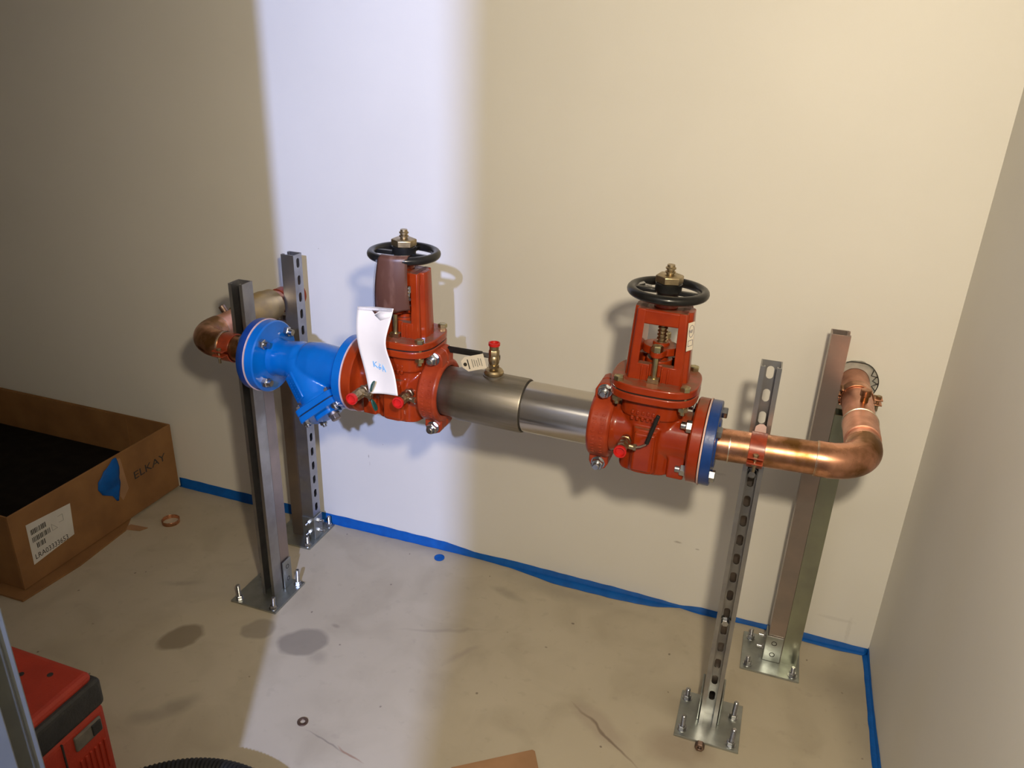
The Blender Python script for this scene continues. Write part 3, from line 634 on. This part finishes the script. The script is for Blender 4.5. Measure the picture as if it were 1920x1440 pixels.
# valve one, right front
tk, Mx = test_cock((-1.142, -0.512, .802), (0, -1, 0), 'brass test cock with red cap just left of the coupling by the white paper tag', None)
b = B(); cyl(b, (0, -.024, -.002), (.020, -.024, -.006), .006, n=16); hexhead(b, T(.018, -.024, -.006) @ TX, .0075, .006); mk('packing_nut', b, 'brass', tk)
b = B(); sweep(b, [Vector(q) for q in ((.018, -.024, -.006), (.021, -.022, -.014), (.018, -.014, -.018), (.010, -.004, -.018))], .003, 8); mk('handle_stem', b, 'bolt_zinc', tk)
# valve one, left front with butterfly handle
tk, Mx = test_cock((-1.226, -0.562, .815), (0.0, -1, 0.02), 'brass test cock with red cap and green butterfly handle beneath the white paper tag', None)
b = B(); cyl(b, (0, .06, 0), (0, -.004, 0), .0085, n=16); cyl(b, (0, -.024, 0), (.024, -.026, -.002), .006, n=16); hexhead(b, T(.022, -.026, -.002) @ TX, .008, .007); mk('packing_nut', b, 'brass', tk)
b = B(); box(b, (.022, -.030, -.014), (.0245, -.021, .014)); mk('handle_stem', b, 'bolt_zinc', tk, bevel=.001)
for sz in (-1, 1):
    b = B(); pts = [(-.003, 0), (.003, 0), (.0065, .010), (.0075, .020), (.005, .027), (0, .0285), (-.005, .027), (-.0065, .018), (-.005, .008)]
    prism(b, pts, -.0018, .0018, T(.0245+.003, -.026, sz*.010) @ Matrix.Rotation(.35*sz, 4, 'Y') @ Matrix.Rotation(.15, 4, 'X') @ Matrix(((0, 0, 1, 0), (1, 0, 0, 0), (0, sz, 0, 0), (0, 0, 0, 1)))); mk('handle_wing', b, 'green_handle', tk, bevel=.001)

# ------------------------------------------------------------------ hanging tags
def sheet(name, rows, cols, fn, m, parent, thick=.0007):
    b = B(); G = [[b.verts.new(fn(j/cols, i/rows)) for j in range(cols+1)] for i in range(rows+1)]
    for i in range(rows):
        for j in range(cols): b.faces.new((G[i][j], G[i][j+1], G[i+1][j+1], G[i+1][j]))
    o = mk(name, b, m, parent, smooth=60); s = o.modifiers.new('thick', 'SOLIDIFY'); s.thickness = thick; s.offset = 0
    return o
bt_ = thing('brown_plastic_tag', 'worn brown plastic strip looped over the rim of the black handwheel', 'tag', (0, 0, 0))
v1c = ax(V1X); wz = v1c.z+.3045
def brown(u, v):
    # v 0..0.22 wraps over the rim, then hangs
    wid = .056+.024*v; xm = v1c.x+.0150 - .010*v
    x = xm+(u-.5)*wid
    rimy = v1c.y - math.sqrt(max(.0705**2-(min(.06, abs(x-v1c.x)))**2, 0))
    if v < .25:
        a = PI*.62 - (v/.25)*(PI*.62); rr = .0108
        return Vector((x, rimy - rr*math.cos(a), wz + rr*math.sin(a)))
    f = (v-.25)/.75
    return Vector((x, rimy-.0108-.004*math.sin(f*PI)+.006*f*f, wz - f*(.112+.006*math.sin(u*5))))
sheet('strip', 34, 12, brown, 'brown_tag', bt_, .0016)
def film(u, v):
    p = brown(u*.12-.10, .25+.78*v); p.y += .001; p.z -= .004*v; return p
sheet('clear_sleeve', 30, 8, film, 'clear_film', bt_, .0003)
wt = thing('paper_tag', 'long white paper tag with blue handwritten letters hanging below the brown strip', 'tag', (0, 0, 0))
def white(u, v):
    x0 = -1.2385+.030*max(v, 0)**1.7-.006*math.sin(v*PI)*.6; x1 = -1.152-.011*math.sin(v*PI*1.0)+.014*v
    z0, z1 = 1.003-.189*v, 1.011-.189*v
    # narrow waist
    x0_ = x0; x1_ = x1-.010*math.exp(-((v-.42)/.22)**2)
    return Vector((x0_+(x1_-x0_)*u, -.560-.02*v-.006*math.sin(v*6)+.003*math.sin(u*4), z0+(z1-z0)*u))
sheet('paper', 40, 14, white, 'paper', wt, .0006)
b = B(); q = [white(u_, v_)+Vector((0, -.0012, 0)) for u_, v_ in ((.02, -.005), (.98, -.005), (.98, .035), (.02, .035))]
vv = [b.verts.new(p_) for p_ in q]; b.faces.new(vv); o = mk('clear_sleeve', b, 'clear_film', wt); s = o.modifiers.new('thick', 'SOLIDIFY'); s.thickness = .0006
b = B(); vv = [b.verts.new(white(u_, v_)+Vector((0, -.0010, 0))) for u_, v_ in ((.40, .035), (.62, .035), (.50, .075))]; b.faces.new(vv); o = mk('notch', b, 'brown_tag', wt); s = o.modifiers.new('thick', 'SOLIDIFY'); s.thickness = .0003
b = B(); vv = [b.verts.new(white(u_, v_)+Vector((0, -.0011, 0))) for u_, v_ in ((.50, .085), (.64, .045), (.97, .045), (.96, .10), (.70, .14))]; b.faces.new(vv); o = mk('folded_corner', b, 'paper', wt); s = o.modifiers.new('thick', 'SOLIDIFY'); s.thickness = .0006
def loop(u, v):
    a = brown(.30+.16*u, .985); c_ = white(.40+.20*u, .03); a.y -= .0016; c_.y -= .0016
    return a*(1-v)+c_*v+Vector((0, -.004*math.sin(v*PI), 0))
sheet('hanging_loop', 8, 3, loop, 'clear_film', wt, .0004)
def stroke(bm, pts, r):
    P_ = [white(u_, v_)+Vector((0, -.0006, 0)) for u_, v_ in pts]; sweep(bm, P_, r, 5)
b = B()
for pts in (((.36, .63), (.34, .70)), ((.47, .635), (.36, .665), (.46, .71)), ((.54, .655), (.58, .668), (.50, .690), (.57, .715), (.50, .725), (.50, .70), (.58, .70)), ((.61, .745), (.66, .668), (.71, .748)), ((.63, .718), (.70, .716))): stroke(b, pts, .0011)
mk('handwriting', b, 'ink_blue', wt)
# bent bit of metal on the second handwheel
mt = thing('metal_tag', 'small shiny bent metal tag lying on the spoke of the right black handwheel', 'tag', (-.6625, -.452, ax(V2X).z+.3085))
b = B(); box(b, (-.010, -.006, 0), (.008, .006, .0012), Matrix.Rotation(.5, 4, 'Z') @ Matrix.Rotation(-.25, 4, 'Y')); mk('plate', b, 'bolt_zinc', mt, smooth=0)
b = B(); box(b, (.008, -.006, 0), (.022, .006, .0012), Matrix.Rotation(.2, 4, 'Z') @ Matrix.Rotation(.18, 4, 'Y')); mk('bent_end', b, 'bolt_zinc', mt, smooth=0)
# small printed tag at the upright cock
sm = thing('small_paper_tag', 'small white printed tag on a black cord beside the upright test cock', 'tag', (0, 0, 0))
ctr = Vector((-1.0005, -.492, .8885)); e1 = Vector((.95, 0, .33)).normalized(); e3 = Vector((.12, -1, .12)).normalized(); e3 = (e3-e1*e3.dot(e1)).normalized(); e2 = e3.cross(e1)
MS = Matrix(((e1.x, e2.x, e3.x, ctr.x), (e1.y, e2.y, e3.y, ctr.y), (e1.z, e2.z, e3.z, ctr.z), (0, 0, 0, 1)))
b = B(); prism(b, [(-.027, -.006), (-.016, -.0165), (.029, -.0165), (.029, .0165), (-.016, .0165), (-.027, .009)], 0, .0006, MS); mk('card', b, 'paper', sm, smooth=0)
b = B(); lathe(b, [(.0042, .0006), (.0042, .0012)], MS @ T(-.019, .0, 0), 20); mk('eyelet', b, 'ink_black', sm)
b = B(); box(b, (-.0125, -.012, .0006), (-.0100, .010, .0008), MS); mk('bold_print', b, 'ink_black', sm, smooth=0)
b = B()
for k in range(5): box(b, (-.002+.0052*k, -.010+.002*(k % 2), .0006), (.0000+.0052*k, .009-.002*(k % 3), .0008), MS)
mk('fine_print', b, 'ink_grey', sm, smooth=0)
b = B(); sweep(b, [MS @ Vector((-.019, 0, .001)), MS @ Vector((-.026, -.004, -.006)), MS @ Vector((-.022, -.010, -.022)), MS @ Vector((.0, -.008, -.034))], .0016, 8); mk('cord', b, 'black_rubber', sm)

# ------------------------------------------------------------------ strut posts
SW, TH = .0413, .0027
def stadium_cell(bm, w, h, sw_, sh_, zc, y0, y1, mtx):
    """rectangular panel cell w x h with an upright slot, lying in local x/z, from y0 to y1"""
    corner = math.atan2(h/2, w/2); angs = sorted(set([2*PI*i/24+.001 for i in range(24)]+[corner, PI-corner, PI+corner, 2*PI-corner]))
    def rect(a):
        c, s = math.cos(a), math.sin(a); k = min((w/2)/abs(c) if abs(c) > 1e-9 else 1e9, (h/2)/abs(s) if abs(s) > 1e-9 else 1e9); return c*k, s*k
    def slot(a):
        c, s = math.cos(a), math.sin(a); r = sw_/2; d = sh_/2-r
        k = r/abs(c) if abs(c) > 1e-9 else 1e9
        if abs(k*s) <= d: return c*k, s*k
        sg = math.copysign(1, s); bq = -s*sg*d; k = -bq+math.sqrt(max(bq*bq-(d*d-r*r), 0)); return c*k, s*k
    O = [rect(a) for a in angs]; S = [slot(a) for a in angs]; n = len(angs)
    def vt(p, y): return bm.verts.new(mtx @ Vector((p[0], y, p[1]+zc)))
    of, ob, sf, sb = [vt(p, y0) for p in O], [vt(p, y1) for p in O], [vt(p, y0) for p in S], [vt(p, y1) for p in S]
    for i in range(n):
        j = (i+1) % n
        bm.faces.new((of[i], of[j], sf[j], sf[i])); bm.faces.new((ob[j], ob[i], sb[i], sb[j])); bm.faces.new((sf[i], sf[j], sb[j], sb[i]))
def channel(parent, H, z0, rot, m, slotted, off=(0, 0)):
    """strut channel; local opening faces -y before rot about z"""
    R = T(off[0], off[1], 0) @ Matrix.Rotation(rot, 4, 'Z'); h = SW/2
    lip, ret = .0095, .0075
    left = [(-h, h), (-h, -h), (-h+lip, -h), (-h+lip, -h+ret), (-h+lip-TH, -h+ret), (-h+lip-TH, -h+TH), (-h+TH, -h+TH), (-h+TH, h)]
    b = B(); prism(b, left, z0, H, R); prism(b, [(-x, y) for x, y in reversed(left)], z0, H, R)
    if slotted:
        pitch = .0508; n = int((H-z0)/pitch); zz = H-pitch*n
        if zz-z0 > .001: box(b, (-h+TH, h-TH, z0), (h-TH, h, zz), R)
        for k in range(n): stadium_cell(b, SW-2*TH, pitch, .0143, .0286, H-pitch*(k+.5), h-TH, h, R)
    else: box(b, (-h+TH, h-TH, z0), (h-TH, h, H), R)
    bmesh.ops.remove_doubles(b, verts=b.verts, dist=1e-6)
    return mk('channel', b, m, parent, smooth=30)
def anchor(parent, x, y, h, tilt=0.0):
    b = B(); pr = []; z = .004
    while z < h: pr += [(.0050, z), (.0058, z+.0012)]; z += .0024
    lathe(b, pr+[(.0045, z)], T(x, y, 0) @ Matrix.Rotation(tilt, 4, 'Y'), 12); o = mk('anchor_bolt', b, 'bolt_zinc', parent)
    b = B(); lathe(b, [(.012, .006), (.012, .0082)], T(x, y, 0), 20); hexhead(b, T(x, y, .0082), .0098, .0095, random.random()); mk('nut', b, 'bolt_zinc', o)
def plate(parent, x, y, m='zinc_plate', s=.152):
    b = B(); box(b, (x-s/2, y-s/2, .0005), (x+s/2, y+s/2, .0065)); mk('base_plate', b, m, parent, smooth=0, bevel=.0008)
def bracket(parent, lo, hi, axis, outward, m, holes=True, bolts=False, n=2):
    b = B(); box(b, lo, hi); o = mk('bracket', b, m, parent, smooth=0, bevel=.0015)
    cx, cy = (lo[0]+hi[0])/2, (lo[1]+hi[1])/2
    for k in range(n):
        z = lo[2]+(hi[2]-lo[2])*((k+.62)/(n+.15))
        if axis == 'x': p = Vector((hi[0] if outward > 0 else lo[0], cy, z)); Rm = T(*p) @ (TX if outward > 0 else Matrix.Rotation(-PI/2, 4, 'Y'))
        else: p = Vector((cx, hi[1] if outward > 0 else lo[1], z)); Rm = T(*p) @ (Matrix.Rotation(-PI/2, 4, 'X') if outward > 0 else TNY)
        b = B()
        if bolts: hexhead(b, Rm @ T(0, 0, -.0005), .0085, .006, .3); lathe(b, [(.0045, 0), (.0045, .018), (.0035, .019)], Rm, 12); mk('bracket_bolt', b, 'bolt_zinc', o)
        else: lathe(b, [(.0072, -.001), (.0072, .0004), (.0055, .0006), (.0050, -.0005), (0, -.0006)], Rm, 20); mk('painted_bolt_hole', b, 'ink_black', o)  # black disc, the dark of an open hole put in as colour
    return o
ZT = .957
# A: front left post
ta = thing('strut_post', 'plain grey steel channel post in front, holding the pipe beside the blue strainer', 'post', (-1.670, -.389, 0))
channel(ta, ZT, .0065, 0, 'zinc', False); channel(ta, .762, .0065, 0, 'zinc_mauve', False, off=(0, .0420)); plate(ta, -.013, -.004)
bracket(ta, (.0225, .0225, .0065), (.0275, .0610, .098), 'x', 1, 'zinc_plate')
for x, y, h in ((-.070, -.064, .052), (.046, -.064, .044), (.048, .056, .058), (-.070, .052, .05)): anchor(ta, x, y, h, .05 if x > 0 else -.03)
# B: rear left post
tb_ = thing('strut_post', 'slotted grey steel channel post against the wall behind the blue strainer', 'post', (-1.7235, -.090, 0))
channel(tb_, ZT, .0065, -PI/2, 'zinc', True); channel(tb_, .758, .0065, -PI/2, 'zinc_mauve', False, off=(-.0420, 0)); plate(tb_, -.041, 0)
bracket(tb_, (-.0195, -.0262, .0065), (.0262, -.0212, .088), 'y', -1, 'zinc_plate', bolts=True); bracket(tb_, (.0212, -.0212, .0065), (.0262, .020, .088), 'x', 1, 'zinc_plate', bolts=True)
for x, y, h in ((-.105, -.062, .016), (.020, -.063, .040), (.024, .060, .044), (-.1, .055, .04)): anchor(tb_, x, y, h)
# C: front right post
tc_ = thing('strut_post', 'slotted steel channel post in front, open side out, holding the copper pipe on the right', 'post', (-.393, -.4085, 0))
channel(tc_, ZT, .0065, 0, 'zinc', True); channel(tc_, .752, .0065, 0, 'zinc_mauve', False, off=(0, .0420)); plate(tc_, .003, 0)
for s in (-1, 1):
    bracket(tc_, (min(s*.0225, s*.0275), -.010, .0065), (max(s*.0225, s*.0275), .060, .092), 'x', s, 'zinc_plate')
for z in (.700, .300):
    b = B(); lathe(b, [(.0125, 0), (.0125, .002)], T(0, .015, z) @ TNY, 24); hexhead(b, T(0, .013, z) @ TNY, .0095, .008, .2); mk('channel_bolt', b, 'bolt_zinc', tc_)
for x, y, h in ((-.056, -.052, .048), (.060, -.058, .056), (-.058, .052, .036), (.058, .030, .056)): anchor(tc_, x, y, h, .04 if x > 0 else .0)
# D: rear right post
td = thing('strut_post', 'plain steel double channel post against the wall near the right corner', 'post', (-.2520, -.1150, 0))
channel(td, ZT-.008, .0065, PI/2, 'zinc_mauve', False); channel(td, .755, .0065, PI/2, 'zinc_green', False, off=(.0420, 0)); plate(td, -.0045, -.0015)
bracket(td, (-.0262, -.0262, .0065), (.0195, -.0212, .088), 'y', -1, 'zinc_plate'); bracket(td, (-.0262, -.0212, .0065), (-.0212, .020, .088), 'x', -1, 'zinc_plate', bolts=True)
for x, y, h in ((-.062, -.058, .032), (.054, -.060, .034), (-.060, .052, .036), (.056, .055, .03)): anchor(td, x, y, h, -.04)

# ------------------------------------------------------------------ pipe clamps
def clamp(label, loc, rot, m, mtx=I4):
    """strut clamp round a pipe along local x; strut on local +y; bolt ears towards local -y"""
    t = thing('pipe_clamp', label, 'clamp', loc, rot)
    for s in (-1, 1):
        b = B(); n = 20; hw = .0155; ri, ro = PR+.0006, PR+.0034
        rings = []
        for i in range(n+1):
            a = PI/2 - (PI*.94)*i/n - .02   # from +y (strut) round to -y
            y, z = math.sin(a), s*math.cos(a)
            rings.append([b.verts.new((x, r*y, r*z)) for r, x in ((ri, -hw), (ro, -hw), (ro, hw), (ri, hw))])
        for r0, r1 in zip(rings, rings[1:]):
            for j in range(4): b.faces.new((r0[j], r0[(j+1) % 4], r1[(j+1) % 4], r1[j]))
        b.faces.new(rings[0]); b.faces.new(list(reversed(rings[-1])))
        box(b, (-hw, -ro-.018, min(s*.0045, s*.0075)), (hw, -ri*.98, max(s*.0045, s*.0075)))          # ear
        box(b, (-.010, ri*.99, min(s*.002, s*.005)), (.010, ro+.012, max(s*.002, s*.005)))             # foot into the channel slot
        box(b, (-.0155, ri*.8, min(s*.016, s*.019)), (.0155, ro+.0005, max(s*.016, s*.019)))
        mk('band', b, m, t, smooth=40, bevel=.0007)
    b = B(); y = -PR-.013; hexhead(b, T(0, y, .0075), .0062, .005); cyl(b, (0, y, -.026), (0, y, .012), .0032, n=10); hexhead(b, T(0, y, -.0075) @ Matrix.Rotation(PI, 4, 'X'), .0062, .005, .4); mk('clamp_bolt', b, 'brass', t)
    return t
clamp('rust red pipe clamp holding the copper pipe to the plain front post', (-1.670, ax(-1.670).y, .8033), RUN, 'clamp_red')
cc = clamp('rust red pipe clamp holding the copper pipe to the slotted front post', (-.393, ax(-.393).y, .7919), RUN, 'clamp_red')
clamp('copper coloured pipe clamp on the wall pipe near the right corner', (XRP, -.115, ZRP), (0, 0, PI/2), 'copper')
clamp('dark red pipe clamp on the wall pipe behind the brass coupling', (XLP, -.072, ZLP), (0, 0, -PI/2), 'clamp_red')
# paint-splashed tongue of the clamp above the right front pipe
b = B(); prism(b, [(-.0125, 0), (.0125, 0), (.0105, .026), (.004, .031), (-.004, .030), (-.0105, .024)], -.0012, .0012, T(0, PR-.001, .012) @ Matrix.Rotation(PI/2-.05, 4, 'X')); mk('tongue', b, 'gasket_paper', cc, bevel=.0005)

# ------------------------------------------------------------------ cardboard box with its things
BX, BH, BY0, BY1, BXL, CT = -2.335, .258, -.012, -.655, -3.22, .005
tbx = thing('cardboard_box', 'long open brown cardboard box with printed brand name and shipping label', 'box', (0, 0, 0))
b = B(); box(b, (BX-CT, BY1, .008), (BX, BY0, BH)); mk('end_panel', b, 'cardboard', tbx, smooth=0, bevel=.002)
b = B(); box(b, (BXL, BY0-CT, .008), (BX-CT, BY0, BH)); mk('side_panel', b, 'cardboard', tbx, smooth=0, bevel=.002)
b = B(); box(b, (BXL, BY1, .008), (BX-CT, BY1+CT, BH)); mk('side_panel', b, 'cardboard', tbx, smooth=0, bevel=.002)
b = B(); box(b, (BXL-CT, BY1, .008), (BXL, BY0, BH)); mk('end_panel', b, 'cardboard', tbx, smooth=0, bevel=.002)
b = B(); box(b, (BXL, BY1+CT, .008), (BX-CT, BY0-CT, .016)); mk('bottom_panel', b, 'cardboard', tbx, smooth=0)
b = B(); box(b, (BXL+.01, BY0-CT-.004, .125), (BX-.19, BY0-CT-.0005, BH-.004)); mk('inner_flap', b, 'cardboard', tbx, smooth=0)
ME = Matrix(((0, 0, 1, BX), (1, 0, 0, 0), (0, 1, 0, 0), (0, 0, 0, 1)))    # local x -> +y, local y -> +z, local z -> +x
lettering('ELKAY', .040, 'ink_black', tbx, ME @ T(-.205, .136, .0002) @ Matrix.Rotation(.02, 4, 'Z'), xs=1.28, extrude=.00015)
b = B(); prism(b, [(-.607, .203), (-.455, .190), (-.463, .083), (-.610, .068)], .0002, .0008, ME); mk('shipping_label', b, 'paper_dim', tbx, smooth=0)
b = B()
for r_, (y0, y1, z0) in enumerate(((-.598, -.545, .163), (-.598, -.538, .137), (-.588, -.560, .113))):
    y = y0
    while y < y1:
        wv = random.choice((.0012, .0018, .003)); prism(b, [(y, z0), (y+wv, z0), (y+wv, z0+.017), (y, z0+.017)], .0008, .0010, ME); y += wv+random.choice((.0012, .002, .0028))
mk('barcode', b, 'ink_black', tbx, smooth=0)
lettering('LRA03333653', .0245, 'ink_black', tbx, ME @ T(-.602, .081, .0009), xs=.84, extrude=.0001)
b = B()
for (a0, a1), (c0, c1) in (((-.530, .160), (-.512, .138)), ((-.512, .138), (-.530, .138)), ((-.530, .138), (-.530, .160)), ((-.505, .172), (-.488, .172)), ((-.488, .172), (-.488, .150)), ((-.488, .150), (-.505, .152))):
    sweep(b, [ME @ Vector((a0, a1, .001)), ME @ Vector((c0, c1, .001))], .0006, 4)
mk('label_drawing', b, 'ink_grey', tbx)
# crumpled tape stuck on the panel
def crum(u, v):
    # blade-shaped outline: broad at mid height, thin tail below
    L = [(-.285, -.262), (-.330, -.258), (-.352, -.262), (-.345, -.266), (-.300, -.268), (-.286, -.270), (-.288, -.276)][min(6, int(v*6.999))]
    f = v*6; i = min(5, int(f)); f -= i
    tabL = [-.276, -.318, -.345, -.350, -.338, -.300, -.288]; tabR = [-.262, -.256, -.256, -.262, -.262, -.272, -.280]
    l = tabL[i]+(tabL[i+1]-tabL[i])*f; r = tabR[i]+(tabR[i+1]-tabR[i])*f
    z = .252-.150*v
    return ME @ Vector((l+(r-l)*u, z, .0015+.006*abs(noise.noise(Vector((u*4, v*6, 2))))+.010*math.sin(u*PI)*math.sin(min(1, v*1.5)*PI)))
o = sheet('crumpled_tape', 18, 8, crum, 'blue_tape', tbx, .0004)
b = B(); prism(b, [(-.262, .245), (-.245, .240), (-.232, .120), (-.262, .090), (-.272, .110), (-.262, .150)], .0002, .0007, ME); mk('torn_patch', b, 'cardboard_pale', tbx, smooth=0)
b = B(); box(b, (BXL+.02, BY1+.02, .017), (BX-.03, BY0-.02, .115)); tag(mk('dark_insert', b, 'insert_black', None, smooth=0, bevel=.01), 'near-black block filling the lower part of the open cardboard box', 'packing')  # near-black block filling the box up to the inner flap
b = B(); prism(b, [(BXL, BY1-.05), (BX+.03, BY1-.035), (BX+.045, -.50), (BX+.03, -.30), (BX-.02, -.22), (BXL, -.22)], .0005, .0065); tag(mk('cardboard_sheet', b, 'cardboard', None, smooth=0), 'flat brown cardboard sheet sticking out under the open box', 'cardboard')
b = B(); prism(b, [(-2.325, -.30), (-2.262, -.285), (-2.250, -.262), (-2.315, -.268)], .0008, .0035, T(0, 0, .0) @ Matrix.Rotation(0.0, 4, 'X')); tag(mk('cardboard_scrap', b, 'cardboard_pale', None, smooth=0), 'small torn cardboard scrap on the floor against the box', 'cardboard')
b = B(); prism(b, [(-.93, -.764), (-.772, -.650), (-.765, -.652), (-.722, -.735), (-.72, -.80), (-.88, -.92)], .0005, .0045); tag(mk('cardboard_piece', b, 'cardboard_pale', None, smooth=0, bevel=.001), 'flat brown cardboard piece lying on the floor at the bottom edge', 'cardboard')

# ------------------------------------------------------------------ small things on the floor
b = B(); lathe(b, [(.0268, 0), (.0285, 0), (.0285, .0135), (.0268, .0135)], T(-2.205, -.205, .0006) @ Matrix.Rotation(.0, 4, 'X'), 48, closed=True); tag(mk('copper_ring', b, 'copper', None, bevel=.0004), 'thin copper ring lying on the floor in front of the box', 'ring')
b = B(); lathe(b, [(.0062, 0), (.0132, 0), (.0132, .0028), (.0062, .0028)], T(-1.318, -.772, .0005), 36, closed=True); tag(mk('steel_washer', b, 'rust_steel', None, bevel=.0003), 'small dark steel washer lying flat on the floor', 'washer')
b = B(); lathe(b, [(.0, .0), (.0165, 0), (.0165, .0030), (.0145, .0036), (.008, .0026), (0, .0024)], T(-1.284, -.046, .0005), 32); tag(mk('blue_cap', b, 'blue_tape', None), 'small round blue disc on the floor by the masking tape', 'cap')
b = B(); lathe(b, [(.0052, 0), (.0115, 0), (.0115, .014), (.0052, .014)], T(-.402, -.4965, .0120) @ TNY, 6, closed=True); tag(mk('loose_nut', b, 'rust_steel', None, bevel=.001), 'loose dark nut standing against the front edge of the slotted post plate', 'nut')

# ------------------------------------------------------------------ red tool case
tcx = thing('tool_case', 'red plastic tool case with black band, half hidden by the door frame', 'tool case', (-1.602, -1.050, 0))
b = B(); box(b, (-.46, -.21, .003), (0, 0, .222)); mk('body', b, 'tool_red', tcx, smooth=0, bevel=.012, seg=3)
b = B(); box(b, (-.46, -.21, .222), (.004, .004, .293)); mk('black_band', b, 'tool_black', tcx, smooth=0, bevel=.012, seg=3)
b = B(); box(b, (-.45, -.20, .285), (-.006, -.006, .312)); mk('lid', b, 'tool_red', tcx, smooth=0, bevel=.014, seg=3)
for x, y in ((-.075, -.045), (-.130, -.065)):
    b = B(); lathe(b, [(.006, .3115), (.006, .3125), (.0, .3122)], T(x, y, 0), 20); mk('painted_lid_recess', b, 'ink_black', tcx)  # black dot on the lid, shade of a recess given as colour
b = B(); box(b, (-.002, -.085, .168), (.006, -.018, .206)); lt = mk('latch', b, 'tool_grey', tcx, smooth=0, bevel=.004)
b = B(); box(b, (.004, -.045, .174), (.009, -.022, .202)); mk('latch_grip', b, 'tool_black', lt, smooth=0, bevel=.002)
b = B(); box(b, (-.004, -.112, .004), (.003, -.109, .215)); mk('painted_groove', b, 'ink_black', tcx, smooth=0)  # raised black strip, a groove's shade drawn as colour
b = B()
for k in range(6): box(b, (-.002, -.082+.012*k, .060), (.0035, -.076+.012*k, .140))
mk('ribs', b, 'tool_red', tcx, smooth=0, bevel=.0015)

# ------------------------------------------------------------------ black corrugated hose coil
b = B(); pts = []; N = 2400; turns = 2.6
for i in range(N+1):
    a = 2*PI*turns*i/N; R = .262-.004*i/N*turns; pts.append(Vector((R*math.cos(a+2.2), R*math.sin(a+2.2), .026+.030*(a/(2*PI)))))
sweep(b, pts, lambda f: .0235+.0012*math.cos(f*N*PI/2.5), 14)
ho = mk('corrugated_hose', b, 'black_rubber', None, smooth=60); ho.location = (-1.305, -1.262, 0)
tag(ho, 'coiled black corrugated hose on the floor beside the red tool case', 'hose')
